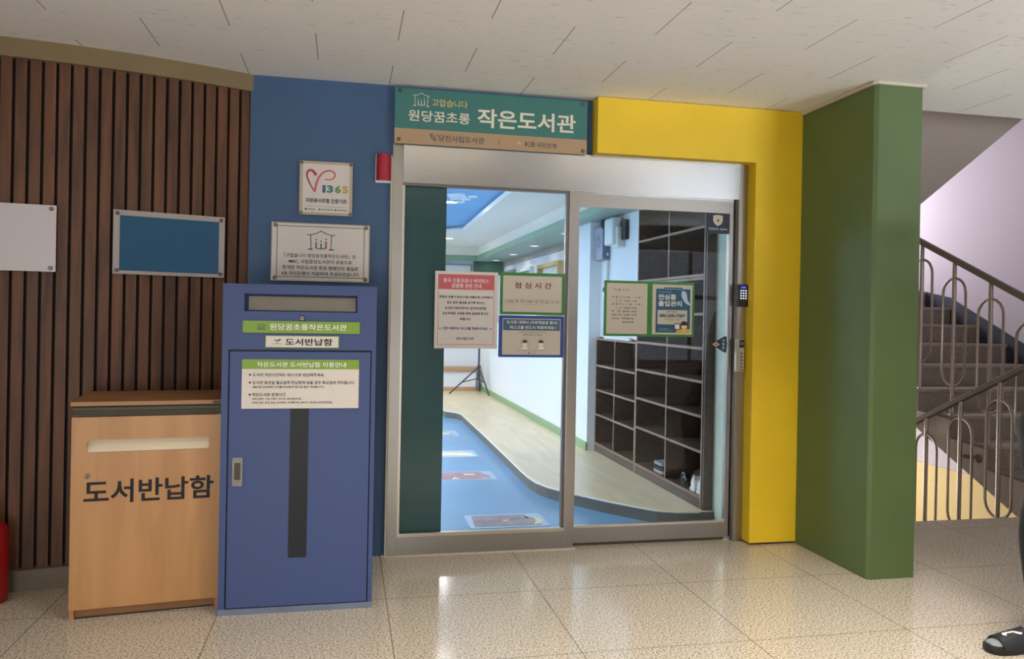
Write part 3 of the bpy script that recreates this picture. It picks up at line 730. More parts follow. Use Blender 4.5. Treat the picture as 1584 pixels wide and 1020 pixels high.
mb.prism([(Y0-0.1, 0.0), (Y0-0.1, 0.18), (Y0, 0.30), (Y0+TR*7.05, 0.30+RS*7.05), (Y0+TR*9+0.3, RS*9+0.13), (Y0+TR*9+0.3, RS*9-0.3), (Y0+1, 0.0)], 'x', XR-0.022, XR-0.002)
mb.build('wall_skirting', 'stair_skirting', st)
# flight going down beside it
mb = MB(); prof = [(4.70, -0.2)]
for k in range(9): prof += [(4.70+TR*k*0.97+0.0, -RS*(k+1)), (4.70+TR*(k+1)*0.97, -RS*(k+1))]
prof += [(4.70+TR*9*0.97, -1.9), (4.70, -1.9)]
mb.prism(prof, 'x', 3.05, 4.86); structure(mb.build('staircase_lower', 'stair_stone'), 'stone stair flight going down from the hall floor edge', 'stairs')

def railing(name, label, X, pts_rail, posts, base_of, loop_w, ends=None, stub=None):
    """pts_rail: (y, z) of the handrail's centre; posts at y; base_of(y) = foot height"""
    o = empty(name, (X, posts[1], base_of(posts[1])), label, 'stair railing')
    mb = MB(); P = [Vector((X, y, z)) for y, z in pts_rail]
    rings = []
    for p in P: rings.append([p+Vector(q) for q in ((-.028, 0, -.022), (.028, 0, -.022), (.028, 0, .016), (.012, 0, .026), (-.012, 0, .026), (-.028, 0, .016))])
    mb.loft(rings); mb.build('handrail', 'rail_brown', o)
    def rz(y):
        (y0, z0), (y1, z1) = pts_rail[0], pts_rail[-1]
        return z0+(z1-z0)*(y-y0)/(y1-y0)
    for y in posts:
        mb = MB(); mb.cyl((X, y, base_of(y)), (X, y, rz(y)-0.018), 0.017, seg=14)
        mb.lathe([(0.03, 0), (0.03, 0.006), (0.018, 0.012)], (X, y, base_of(y)), 14)
        p = mb.build('baluster', 'rail_steel', o, True)
        zt = rz(y)-0.155; zb = zt-0.91; r = loop_w/2; L = []
        for k in range(9): a = PI*k/8; L.append((X, y+r*math.cos(a), zt-r+r*math.sin(a)))
        for k in range(9): a = PI+PI*k/8; L.append((X, y+r*math.cos(a), zb+r+r*math.sin(a)))
        mb = MB(); mb.tube(L, 0.011, 8, True); mb.build('loop_bar', 'rail_steel', p, True)
    return o
stepz = lambda y: RS*(math.floor((y-Y0)/TR)+1)
railing('stair_railing', 'brown topped steel railing with looped bars on the flight going up', 5.03, [(7.9, 2.87), (4.30, 1.19)], [6.57, 6.178, 5.79, 5.40, 5.02], lambda y: stepz(y), 0.255)
lr = railing('stair_railing', 'brown topped steel railing with looped bars on the flight going down', 4.93, [(7.2, -0.06), (4.72, 1.152)], [6.72, 6.34, 5.965, 5.58, 5.19, 4.80], lambda y: -RS*(math.floor((y-4.70)/(TR*0.97))+1), 0.25)
mb = MB(); mb.cyl((4.95, 5.56, 0.27), (5.0-0.013, 5.44, 0.27), 0.016); mb.lathe([(0.0, -0.02), (0.025, -0.012), (0.034, 0.0), (0.025, 0.014), (0.0, 0.02)], (4.975, 5.44, 0.27), 16, 'x'); mb.build('stub_bracket', 'rail_brown', lr, True)

# ================================================================== THINGS IN THE HALL
# ---- wooden book return box, turned a little
bx = empty('book_return_box', (-1.138, 3.728, 0), 'oak veneer book return box with black lettering beside the blue cabinet', 'book return box', None, None, math.radians(7.63))
M = WM(bx)
Wd, Dp = 0.604, 0.475
mb = MB(M)
mb.box(0.0, 0.018, 0.0, Dp, 0.0, 0.877); mb.box(Wd-0.018, Wd, 0.0, Dp, 0.0, 0.877); mb.box(0.018, Wd-0.018, Dp-0.012, Dp, 0.05, 0.877); mb.box(0.018, Wd-0.018, 0.02, Dp-0.012, 0.045, 0.06)
mb.build('carcass', 'oak_veneer', bx)
mb = MB(M); mb.box(0.018, Wd-0.018, 0.018, 0.034, 0.004, 0.046); mb.build('plinth', 'oak_top', bx)
mb = MB(M); mb.box(0.02, Wd-0.02, 0.012, 0.4, 0.0, 0.004); mb.build('shadow_strip', 'black', bx)  # black sheet stands in for the shadow line under the box
mb = MB(M); mb.box(-0.008, Wd+0.008, -0.008, Dp, 0.922, 0.942, 0.003); mb.build('top_board', 'oak_top', bx)
mb = MB(M); mb.box(-0.003, Wd+0.003, 0.004, Dp-0.01, 0.877, 0.886, 0.001); mb.box(-0.003, Wd+0.003, -0.004, Dp-0.01, 0.899, 0.918, 0.003); mb.box(0.0, Wd, 0.010, Dp-0.02, 0.886, 0.922)
mb.build('metal_rail', 'dark_metal', bx)
mb = MB(M)  # door with slot opening
sx0, sx1, sz0, sz1 = 0.060, 0.552, 0.723, 0.777
out = [(0.0, 0.047), (Wd, 0.047), (Wd, 0.876), (0.0, 0.876)]
mb.box(0.0, Wd, -0.018, 0.0, 0.047, sz0); mb.box(0.0, Wd, -0.018, 0.0, sz1, 0.876); mb.box(0.0, sx0, -0.018, 0.0, sz0, sz1); mb.box(sx1, Wd, -0.018, 0.0, sz0, sz1)
for cx, cz, a0 in ((sx0, sz0, 180), (sx1, sz0, 270), (sx1, sz1, 0), (sx0, sz1, 90)):   # small corner fillets
    r = 0.012; dx = r if cx == sx0 else -r; dz = r if cz == sz0 else -r
    pts = [(cx, cz)]+[(cx+dx+r*math.cos(math.radians(a0+90*k/5)), cz+dz+r*math.sin(math.radians(a0+90*k/5))) for k in range(6)]
    mb.prism(pts, 'y', -0.018, 0.0)
dr = mb.build('door', 'oak_veneer', bx)
mb = MB(M); mb.box(sx0-.003, sx1+.003, 0.006, 0.045, sz0-0.003, sz1+0.003)
tmp = mb.b
mb.prism([(-0.016, sz0+0.001), (0.006, sz0+0.001), (0.03, sz0+0.034), (0.006, sz0+0.032)], 'x', sx0, sx1)
mb.build('slot_lining', 'slot_beige', dr)
lk = MB(M); lk.lathe([(0.010, 0.0), (0.010, -0.004), (0.008, -0.006), (0.0, -0.006)], (0.064, -0.018, 0.622), 18, 'y'); lk.build('lock', 'chrome', dr, True)
lk = MB(M); lk.box(0.0625, 0.0655, -0.0255, -0.0235, 0.617, 0.627); lk.build('keyhole', 'ink', dr)
S = Sign('x', '', '', 0.0, Wd, 0.047, 0.876, -0.0186, 0.0004, 'oak_veneer', M=M, parent=bx)
bpy.data.objects.remove(S.part)
fv = lambda z: (0.876-z)/(0.876-0.047)
S.text('도서반납함', 0.05/Wd, fv(0.604), 0.574/Wd, fv(0.500), 'ink', 0.020, 0.0006); S.done()
mb = MB(M); mb.box(0.565, 0.602, -0.0095, -0.0075, 0.9255, 0.9365); mb.build('maker_tag', 'dark_metal', bx)

# ---- blue steel book return cabinet
CY = 3.683
cb = empty('book_return_cabinet', (-0.19, 3.9, 0), 'blue steel book return cabinet with green signs and a dark viewing strip', 'cabinet')
mb = MB(); x0, x1 = -0.526, 0.143
rx0, rx1, rz0, rz1 = -0.436, 0.056, 1.346, 1.424
mb.box(x0, x1, CY+0.05, 4.19, 0.012, 1.467, 0.003)
mb.box(x0, x1, CY, CY+0.05, rz1, 1.467); mb.box(x0, x1, CY, CY+0.05, 1.176, rz0); mb.box(x0, rx0, CY, CY+0.05, rz0, rz1); mb.box(rx1, x1, CY, CY+0.05, rz0, rz1)
mb.box(x0, -0.498, CY, CY+0.05, 0.012, 1.176); mb.box(0.124, x1, CY, CY+0.05, 0.012, 1.176)
mb.build('body', 'cabinet_blue', cb)
mb = MB(); mb.box(x0, x1, CY-0.004, CY+0.04, 0.0, 0.026); mb.build('plinth', 'plinth_grey', cb)
mb = MB()   # bevelled recess around the slot, with its flap
ix0, ix1, iz0, iz1 = rx0+0.016, rx1-0.008, rz0+0.006, rz1-0.010
for q in (((rx0, rz0), (rx1, rz0), (ix1, iz0), (ix0, iz0)), ((rx1, rz0), (rx1, rz1), (ix1, iz1), (ix1, iz0)), ((rx1, rz1), (rx0, rz1), (ix0, iz1), (ix1, iz1)), ((rx0, rz1), (rx0, rz0), (ix0, iz0), (ix0, iz1))):
    vs = [mb.v((p[0], CY if i < 2 else CY+0.03, p[1])) for i, p in enumerate(q)]; mb._face(vs)
mb.build('slot_recess', 'cabinet_blue_dark', cb)
mb = MB(); mb.box(ix0, ix1, CY+0.028, CY+0.034, iz0, iz1); mb.build('slot_flap', 'cabinet_grey', cb)
mb = MB(); mb.box(-0.492, 0.119, CY-0.002, CY+0.03, 0.030, 1.168, 0.002); dr = mb.build('door', 'cabinet_blue', cb)
mb = MB(); mb.box(-0.498, 0.125, CY+0.02, CY+0.05, 0.02, 1.177); mb.build('door_gap', 'black', cb)
mb = MB(); mb.prism(rounded(-0.231, -0.150, 0.244, 1.12, 0.008), 'y', CY-0.003, CY+0.01); mb.build('viewing_window', 'smoked_window', dr)
mb = MB(); mb.prism(rounded(-0.474, -0.430, 0.571, 0.698, 0.006), 'y', CY-0.008, CY); h = mb.build('door_handle', 'chrome', dr)
mb = MB(); mb.prism(rounded(-0.465, -0.439, 0.60, 0.675, 0.004), 'y', CY-0.0095, CY-0.007); mb.build('handle_lever', 'dark_metal', h)
mb = MB(); mb.lathe([(0.005, 0), (0.005, -0.003), (0, -0.003)], (-0.452, CY-0.008, 0.586), 12, 'y'); mb.build('handle_lock', 'chrome', h)
for sx in (-0.462, -0.443): mb = MB(); mb.lathe([(0.003, 0), (0.003, -0.003), (0, -0.003)], (sx, CY-0.008, 0.688), 10, 'y'); mb.build('handle_screw', 'chrome', h)
mb = MB(); mb.lathe([(0.013, 0), (0.013, -0.004), (0.010, -0.008), (0.0, -0.008)], (-0.187, CY, 1.318), 20, 'y'); mb.build('lock', 'chrome', cb, True)
mb = MB(); mb.box(-0.193, -0.181, CY-0.0095, CY-0.0075, 1.3165, 1.3195); mb.build('keyhole', 'ink', cb)

S = Sign('name_plate', 'green name plate with white lettering on the blue cabinet', 'sign', -0.440, 0.068, 1.251, 1.304, CY-0.006, 0.006, 'sign_green')
S.text('원당꿈초롱작은도서관', .225, .22, .885, .74, 'white_ink', .012); house_icon(S, .12, .25, .195, .75, 'ink_grey', .0016); S.done()
S = Sign('name_plate', 'white label with green border and black lettering on the blue cabinet', 'sign', -0.344, -0.023, 1.185, 1.240, CY-0.006, 0.006, 'sign_green')
S.panel('face', 'plate_white', .012, .06, .988, .94)
S.text('도서반납함', .27, .22, .91, .80, 'ink', .02); S.done()
S.line([(.09, .72), (.15, .62), (.16, .72), (.17, .62), (.225, .72)], .0016, 'ink_grey'); S.line([(.16, .72), (.16, .5)], .0014, 'border_green')
S.poly([(.16, .5), (.12, .42), (.135, .28), (.16, .42)], 'logo_green'); S.poly([(.16, .5), (.165, .35), (.20, .26), (.215, .34), (.19, .46)], 'border_green'); S.done('emblem')
S = Sign('notice', 'white notice with green heading on the blue cabinet door', 'notice', -0.440, 0.068, 0.914, 1.133, CY-0.008, 0.006, 'plate_white')
S.panel('heading', 'sign_green', 0, 0, 1, .195)
S.text('작은도서관 도서반납함 이용안내', .125, .05, .885, .155, 'white_ink', .012)
for v0, v1, u0, u1, t, bd in ((.28, .345, .09, .70, '도서관 개관시간에는 데스크로 반납해주세요.', .008), (.435, .505, .09, .965, '도서관 휴관일 월요일에 반납함에 넣을 경우 화요일에 처리됩니다.', .008), (.535, .59, .09, .70, '(월요일 반납예정 도서를 반납함에 넣으실 경우 연체됩니다.)', .01), (.68, .75, .09, .37, '작은도서관 운영시간', .008), (.78, .825, .09, .505, '3개소(합덕, 고대, 신평) | 화요일~일요일(주6일)', .01), (.855, .905, .09, .77, '6개소(석문, 순성, 송산, 송악센터, 송악배나루, 대호지) | 화요일~토요일(주5일)', .01)):
    S.text(t, u0, v0, u1, v1, 'ink', bd)
for v in (.312, .47, .715): S.poly([(.062, v-.026), (.082, v), (.062, v+.026)], 'ink')
S.done()

# ---- boards on the slats
def tangent(xc, yc, ang): return Matrix.Translation((xc, yc, 0)) @ Matrix.Rotation(ang, 4, 'Z')
M = tangent(-0.871, 4.302, math.radians(19.1))
S = Sign('display_board', 'blue panel in a silver frame on the wooden slats', 'board', -0.262, 0.262, 1.518, 1.834, 0.0, 0.012, 'board_frame', M=M)
S.panel('blue_sheet', 'board_blue', .055, .085, .945, .945, .002)
S.screws([(.035, .055), (.965, .055), (.035, .945), (.965, .945)], .010)
M = tangent(-1.613, 4.118, math.radians(7.5))
S = Sign('display_board', 'blank white board on the wooden slats at the left edge', 'board', -0.262, 0.262, 1.516, 1.832, 0.0, 0.012, 'board_white', M=M)
S.screws([(.04, .055), (.96, .055), (.04, .945), (.96, .945)], .010)

# ---- main sign over the door
S = Sign('entrance_sign', 'teal and beige name sign over the glass entrance', 'sign', 0.249, 1.349, 2.283, 2.590, 4.40, 0.008, 'sign_teal')
S.panel('beige_band', 'sign_beige', 0, .725, 1, 1, .001)
S.text('고맙습니다', .185, .165, .365, .295, 'sign_yellow', .008)
S.text('원당꿈초롱', .067, .385, .379, .585, 'sign_text', .012)
S.text('작은도서관', .417, .275, .937, .62, 'sign_text', .022)
house_icon(S, .088, .075, .174, .315, 'sign_text', .0028)
S.text('당진시립도서관', .22, .805, .455, .925, 'ink_grey', .016); S.text('KB', .668, .825, .722, .92, 'ink_grey', .01); S.text('국민은행', .729, .83, .836, .925, 'ink_grey', .012)
S.rect(.529, .815, .532, .925, 'ink_grey'); S.done()
S.line([(.178, .80), (.184, .85), (.198, .90), (.207, .91)], .006, 'ink_grey'); S.line([(.184, .80), (.20, .85), (.209, .90)], .004, 'ink_grey'); S.disc(.212, .82, .004, 'ink_grey')
S.line([(.625, .86), (.648, .86)], .004, 'sign_yellow'); S.line([(.632, .83), (.642, .90)], .004, 'sign_yellow')
S.done('emblem'); S.screws([(.025, .05), (.975, .055), (.022, .925), (.978, .935)], .011)

# ---- plaques on the blue wall
S = Sign('plaque', 'small framed plaque with a red heart emblem on the blue wall', 'plaque', -0.251, 0.029, 1.873, 2.163, 4.425, 0.014, 'acrylic')
S.panel('face', 'plate_white', .06, .05, .94, .955, .002)
S.curve([(.285, .575), (.22, .47), (.155, .34), (.135, .25), (.165, .185), (.225, .175), (.275, .215), (.305, .265)], .006, .016, 'logo_red', .003)
S.curve([(.285, .575), (.305, .46), (.335, .36), (.385, .265), (.46, .195), (.56, .165), (.64, .195), (.665, .25), (.635, .305), (.565, .335), (.47, .335)], .012, .006, 'header_red', .0032)
S.done('emblem')
for t, u0, u1, c in (('1', .43, .49, 'logo_slate'), ('3', .515, .635, 'logo_teal'), ('6', .665, .78, 'logo_green'), ('5', .805, .92, 'logo_orange')):
    S.text(t, u0, .44, u1, .58, c, .05, .003)
S.text('자원봉사포털 인증기관', .12, .69, .89, .775, 'ink', .02, .003); S.rect(.10, .838, .90, .842, 'ink_grey', .003)
for u, t, wd in ((.16, '행정안전부', .14), (.42, '한국중앙자원봉사센터', .22), (.72, '충남자원봉사센터', .18)):
    S.text(t, u, .885, u+wd, .912, 'ink_grey', .03, .003); S.disc(u-.035, .898, .005, 'ink_grey' if u > .3 else 'ink', .003)
S.done(); S.screws([(.035, .035), (.965, .035), (.035, .965), (.965, .965)], .009)
S = Sign('plaque', 'white dedication plaque with a house drawing on the blue wall', 'plaque', -0.392, 0.127, 1.513, 1.827, 4.425, 0.014, 'acrylic')
S.panel('face', 'plate_white', .012, .02, .988, .98, .002)
S.frame(.055, .055, .945, .935, .0035, 'border_green', .003)
house_icon(S, .36, .13, .64, .46, 'ink_grey', .0045, ('logo_slate', 'border_green', 'logo_red'))
for v, u0, u1, t in ((.525, .13, .86, '「고맙습니다 원당꿈초롱작은도서관」은'), (.63, .18, .82, 'MBC, 국립중앙도서관이 공동으로'), (.735, .115, .885, '전개한 작은도서관 후원 캠페인의 결실로'), (.835, .11, .90, 'KB 국민은행이 지원하여 조성되었습니다.')):
    S.text(t, u0, v, u1, v+.07, 'ink', .012, .003)
S.done(); S.screws([(.04, .05), (.96, .05), (.04, .95), (.96, .95)], .011)

# ---- red emergency lamp
al = empty('alarm_lamp', (0.198, 4.452, 2.068), 'red emergency lamp on the blue wall beside the door frame', 'alarm lamp')
mb = MB(); mb.box(0.152, 0.243, 4.43, 4.452, 2.066, 2.222, 0.003); mb.build('base', 'device_white', al)
mb = MB(); P = []
for k in range(13):
    a = PI*k/12; P.append((0.1965-0.042*math.cos(a), 4.432-0.045*math.sin(a)))
mb.prism([(x, y) for x, y in P], 'z', 2.076, 2.22); mb.build('lens', 'lens_red', al, True)

# ---- posters and notices stuck to the glass
S = Sign('poster', 'white notice with red heading stuck on the left pane', 'poster', 0.490, 0.848, 1.157, 1.590, 4.424, 0.0015, 'paper')
S.frame(.05, .04, .94, .95, .0018, 'header_red'); S.panel('heading', 'header_red', .05, .04, .94, .235, .0008)
S.text('중국 신종코로나 바이러스', .13, .09, .85, .148, 'white_ink', .01, .002); S.text('감염병 관련 안내', .26, .158, .73, .215, 'white_ink', .01, .002)
for v, u0, u1, t in ((.315, .07, .915, '발열과 호흡기 증상(기침, 호흡곤란, 인후통)이'), (.387, .19, .79, '있는 분은 출입을 삼가해 주시고,'), (.458, .16, .815, '도서관 이용자께서는 입구에 비치된'), (.527, .125, .845, '손소독제로 소독한 후에 입장해 주시기'), (.60, .40, .565, '바랍니다')):
    S.text(t, u0, v, u1, v+.036, 'ink', .018)
S.text('모든 이용자는 마스크를 착용해 주세요', .135, .72, .845, .758, 'ink_blue', .018)
S.poly([(.08, .73), (.105, .741), (.08, .752)], 'ink_blue'); S.poly([(.90, .73), (.875, .741), (.90, .752)], 'ink_blue')
S.text('당진시립도서관', .345, .852, .62, .89, 'ink', .012); S.done()
S = Sign('notice', 'green framed lunch time notice on the left pane', 'notice', 0.860, 1.241, 1.353, 1.593, 4.424, 0.003, 'a4_green', radius=0.006)
S.panel('page', 'paper_beige', .045, .075, .95, .935, .0012, .004)
S.text('점 심 시 간', .22, .23, .79, .375, 'ink_red', .02)
S.text('12:00 부 터 1:00 까 지 입 니 다.', .07, .635, .925, .725, 'ink_grey', .0); S.rect(.07, .752, .255, .757, 'ink_grey'); S.rect(.40, .752, .545, .757, 'ink_grey'); S.done()
S = Sign('notice', 'blue framed mask notice with two faces on the left pane', 'notice', 0.856, 1.238, 1.110, 1.348, 4.424, 0.003, 'a4_blue', radius=0.006)
S.panel('page', 'paper_beige', .055, .07, .95, .94, .0012, .004); S.panel('heading', 'header_slate', .065, .09, .94, .355, .0016)
S.text('도서관 내에서 (자유학습실 필수)', .12, .12, .90, .212, 'white_ink', .012, .0026); S.text('마스크를 반드시 착용하세요 !', .17, .24, .88, .325, 'white_ink', .012, .0026)
S.text('코로나바이러스감염증-19 확산방지를 위한', .31, .385, .72, .412, 'ink_grey', .01); S.text('올바른 마스크 착용법', .37, .435, .66, .48, 'ink_grey', .008)
for u in (.40, .65):
    S.disc(u, .67, .028, 'ink_grey', .0016, .95, 24); S.disc(u, .67, .0268, 'paper_beige', .0019, .95, 24) if u < .5 else S.disc(u, .67, .0268, 'paper_beige', .0019, 1.02, 24)
    S.disc(u, .645, .0155, 'hair_print', .0022); S.disc(u, .672, .0148, 'skin_print', .0026)
    S.poly([(u-.034, .648), (u+.034, .648), (u+.03, .605), (u-.03, .605)], 'hair_print', .0029)
    for e in (-.016, .016): S.disc(u+e, .675, .0016, 'ink', .003)
    S.poly([(u-.03, .685), (u+.03, .685), (u+.024, .73), (u-.024, .73)], 'white_ink' , .003)
    S.poly([(u-.05, .80), (u-.03, .745), (u+.03, .745), (u+.05, .80)], 'white_ink', .0026)
for a, b_ in (((.58, .58), (.61, .61)), ((.72, .58), (.69, .61)), ((.57, .79), (.60, .75)), ((.73, .79), (.70, .75))): S.line([a, b_], .0016, 'ink_grey')
S.text('마스크 착용 시 코와 입을 완전히 가려주세요', .30, .825, .71, .85, 'ink_red', .0); S.text('당진시립도서관', .475, .885, .575, .912, 'ink_grey', .01); S.disc(.46, .9, .004, 'border_green'); S.done()
S = Sign('notice', 'green framed pair of notices on the sliding leaf', 'notice', 1.494, 2.066, 1.237, 1.566, 4.470, 0.003, 'a4_green', radius=0.006)
S.panel('page', 'paper_beige', .028, .045, .472, .957, .0012, .004); S.panel('page', 'paper_beige', .53, .05, .975, .957, .0012, .004)
S.rect(.4985, .0, .5015, 1, 'border_green')
for v, u0, u1, t in ((.145, .105, .27, '이 용 시 간'), (.28, .085, .415, '하 절 기 ( 3 월 ~ 1 0 월 )'), (.343, .12, .36, '시  간   10:00~19:00'), (.405, .085, .415, '동 절 기 ( 1 1 월 ~ 2 월 )'), (.468, .12, .36, '시  간   09:00~18:00'), (.53, .085, .36, '주    말   09:00~18:00'), (.595, .085, .36, '점심시간  12:00~13:00'), (.66, .085, .325, '휴관일   매주월요일'), (.725, .20, .325, '법정공휴일')):
    S.text(t, u0, v, u1, v+.04, 'ink_grey', .006)
S.poly([(.568, .145), (.575, .125), (.655, .125), (.66, .10), (.86, .10), (.865, .125), (.945, .125), (.952, .145), (.952, .925), (.568, .925)], 'poster_teal')
S.rect(.665, .125, .858, .131, 'feather', .002); S.text('코로나19 확산방지를 위한', .60, .175, .74, .195, 'feather', 0, .0024)
S.text('안심콜', .595, .225, .79, .325, 'white_ink', .02, .0024); S.text('출입관리', .595, .345, .857, .445, 'white_ink', .02, .0024)
S.poly([(.855, .17), (.88, .155), (.905, .19), (.915, .25), (.92, .32), (.945, .385), (.962, .41), (.94, .42), (.90, .385), (.87, .32), (.85, .24)], 'feather', .0026)
S.poly(  [(.587, .525), (.595, .512), (.912, .512), (.92, .525), (.92, .76), (.912, .775), (.595, .775), (.587, .76)], 'paper_beige', .0024)
S.text('080-300-7087', .605, .585, .90, .645, 'poster_teal', .035, .0034); S.text('방문 전화번호', .69, .535, .81, .555, 'ink', .02, .0034)
S.text('출입 시 전화를 걸어주시기 바랍니다', .66, .665, .86, .68, 'ink_grey', 0, .0034); S.text('통화료 무료', .69, .69, .83, .705, 'ink_grey', 0, .0034); S.rect(.61, .748, .745, .758, 'poster_yellow', .003)
S.text('당진시립도서관', .605, .845, .71, .862, 'feather', 0, .0024); S.text('원당꿈초롱작은도서관', .605, .875, .75, .89, 'feather', 0, .0024)
S.poly([(.795, .925), (.80, .875), (.835, .855), (.93, .85), (.952, .87), (.952, .925)], 'poster_yellow', .0036)
S.poly([(.875, .855), (.90, .855), (.89, .925)], 'skin_print', .0042)
S.disc(.886, .79, .0262, 'hair_print', .0040); S.disc(.886, .805, .0195, 'skin_print', .0046); S.poly([(.852, .79), (.92, .79), (.905, .745), (.868, .745)], 'hair_print', .005); S.disc(.856, .83, .008, 'hair_print', .004)
S.line([(.872, .835), (.88, .845), (.892, .845), (.90, .835)], .0014, 'ink_red', .0054)
S.poly([(.775, .755), (.835, .755), (.84, .87), (.78, .87)], 'ink', .0046); S.poly([(.78, .77), (.832, .77), (.835, .855), (.784, .855)], 'white_ink', .005)
S.done()
S = Sign('sticker', 'navy square sticker with a pale shield at the top of the sliding leaf', 'sticker', 2.139, 2.291, 1.869, 1.991, 4.4795, 0.0012, 'navy')
S.poly([(.29, .10), (.5, .06), (.70, .10), (.70, .36), (.64, .52), (.5, .62), (.36, .52), (.29, .36)], 'paper_beige'); S.disc(.5, .34, .006, 'ink', .002)
for a in (0, 60, 120): S.line([(.5-.13*math.cos(math.radians(a)), .34-.16*math.sin(math.radians(a))), (.5+.13*math.cos(math.radians(a)), .34+.16*math.sin(math.radians(a)))], .001, 'ink_grey', .0018)
S.text('GiGA eyes', .10, .70, .90, .85, 'paper_beige', .012); S.text('by KT', .42, .90, .62, .94, 'ink_grey', 0); S.done()
mb = MB(); y = 4.478; mb.prism([(2.184, 1.194), (2.262, 1.240), (2.284, 1.246), (2.289, 1.20), (2.284, 1.144), (2.262, 1.150)], 'y', y-0.0015, y)
k = mb.build('sticker', 'kite_teal'); meta(k, 'dark kite shaped automatic door sticker at handle height', 'sticker')
mb = MB(); mb.prism([(2.192, 1.194), (2.216, 1.209), (2.240, 1.194), (2.216, 1.179)], 'y', y-0.0022, y-0.0014); mb.build('diamond', 'paper_beige', k)
mb = MB(); mb.prism([(2.200, 1.194), (2.216, 1.204), (2.232, 1.194), (2.216, 1.184)], 'y', y-0.0028, y-0.002); mb.build('diamond_centre', 'header_red', k)
S = Sign('x', '', '', 2.252, 2.276, 1.155, 1.236, y-0.0016, 0.0002, 'kite_teal', parent=k); bpy.data.objects.remove(S.part)
for i, t in enumerate('자동문'): S.text(t, .05, .10+.28*i, .95, .33+.28*i, 'feather', .01, .001)
S.done()

# ---- keypad and door switch on the right jamb
kp = empty('keypad', (2.353, 4.435, 1.425), 'black keypad with glowing keys on the right door jamb', 'keypad')
mb = MB(); mb.prism(rounded(2.323, 2.386, 1.425, 1.560, 0.010), 'y', 4.408, 4.435); mb.build('body', 'black', kp)
mb = MB(); mb.box(2.341, 2.370, 4.4066, 4.409, 1.538, 1.547); mb.build('display', 'screen_blue', kp)
for r in range(4):
    for c in range(3):
        mb = MB(); cx, cz = 2.3395+0.016*c, 1.523-0.0155*r; mb.box(cx-.0036, cx+.0036, 4.4064, 4.409, cz-.0036, cz+.0036); mb.build('key', 'key_white', kp)
sw = empty('door_switch', (2.343, 4.435, 1.033), 'slim steel door switch panel below the keypad', 'switch')
mb = MB(); mb.box(2.316, 2.369, 4.412, 4.435, 1.033, 1.228, 0.002); mb.build('body', 'steel_light', sw)
mb = MB(); mb.box(2.337, 2.367, 4.4104, 4.413, 1.178, 1.225); mb.build('touch_plate', 'black', sw)
mb = MB(); mb.tube([(2.352+.008*math.cos(a*PI/8), 4.410, 1.204+.008*math.sin(a*PI/8)) for a in range(16)], 0.0012, 6, True); mb.build('touch_ring', 'paper', sw)
for i in range(5):
    mb = MB(); mb.lathe([(0.005, 0), (0.005, -0.002), (0, -0.002)], (2.352, 4.412, 1.143-.0205*i), 12, 'y'); mb.build('button', 'ink', sw)
mb = MB(); mb.box(2.342, 2.364, 4.4112, 4.413, 1.041, 1.046); mb.build('marking', 'ink_grey', sw)

# ---- fire extinguisher at the left edge
fx = empty('fire_extinguisher', (-1.565, 4.02, 0), 'red fire extinguisher on the floor at the left edge by the slats', 'fire extinguisher')
mb = MB(); mb.lathe([(0.060, 0.0), (0.076, 0.006), (0.080, 0.03), (0.080, 0.30), (0.074, 0.335), (0.052, 0.365), (0.026, 0.385), (0.022, 0.40)], (-1.565, 4.02, 0), 32); mb.build('cylinder', 'extinguisher_red', fx, True)
mb = MB(); mb.loft([[(-1.565+rr*math.cos(a), 4.02+rr*math.sin(a), z) for z, rr in ((.14, .079), (.14, .081), (.27, .081), (.27, .079))] for a in [PI*(1.02+.4*k/8) for k in range(9)]]); mb.build('label', 'paper', fx, True)
mb = MB(); mb.cyl((-1.565, 4.02, 0.395), (-1.565, 4.02, 0.435), 0.018); mb.box(-1.60, -1.545, 4.008, 4.032, 0.42, 0.445, 0.003); mb.build('valve', 'chrome', fx)
mb = MB(); mb.box(-1.66, -1.56, 4.010, 4.030, 0.447, 0.456, 0.003); mb.prism([(-1.56, 0.437), (-1.66, 0.405), (-1.66, 0.412), (-1.56, 0.446)], 'y', 4.010, 4.030); mb.build('lever', 'black', fx)
mb = MB(); mb.tube([(-1.58, 4.02, 0.43), (-1.62, 4.0, 0.43), (-1.652, 3.985, 0.39), (-1.655, 3.985, 0.30), (-1.653, 3.985, 0.15), (-1.648, 3.985, 0.06)], 0.009, 10); mb.build('hose', 'black', fx, True)

# ================================================================== THINGS IN THE LIBRARY
# ---- shoe shelves: open cubby units
def shelf_unit(name, label, y0, y1, ymid, z0, levels, top, depth=0.29, kick=0.083, x=2.33, side_out=0.0):
    o = empty(name, (x+depth/2, (y0+y1)/2, z0), label, 'shelf'); t = 0.018
    for n, a, b in (('side_panel', y0, y0+t), ('side_panel', y1-t, y1)):
        mb = MB(); mb.box(x+.004, x+depth, a, b, z0, top); p = mb.build(n, 'shelf_wood', o); mb = MB(); mb.box(x, x+.004, a, b, z0, top); mb.build('edge_band', 'shelf_edge', p)
    mb = MB(); mb.box(x+.004, x+depth, ymid-t/2, ymid+t/2, z0+kick, top-t); p = mb.build('divider', 'shelf_wood', o); mb = MB(); mb.box(x+.001, x+.004, ymid-t/2, ymid+t/2, z0+kick, top-t); mb.build('edge_band', 'shelf_edge', p)
    mb = MB(); mb.box(x+depth-.012, x+depth, y0, y1, z0, top); mb.build('back_panel', 'shelf_wood', o)
    if kick > .03: mb = MB(); mb.box(x+.002, x+.02, y0+t, y1-t, z0, z0+kick-.001); mb.build('kickboard', 'shelf_wood', o)
    for z in levels+[top]:
        mb = MB(); mb.box(x+.004, x+depth-.012, y0+t, y1-t, z-t, z); p = mb.build('shelf_board', 'shelf_wood', o); mb = MB(); mb.box(x-.001, x+.004, y0+t, y1-t, z-t, z); mb.build('edge_band', 'shelf_edge', p)
    return o
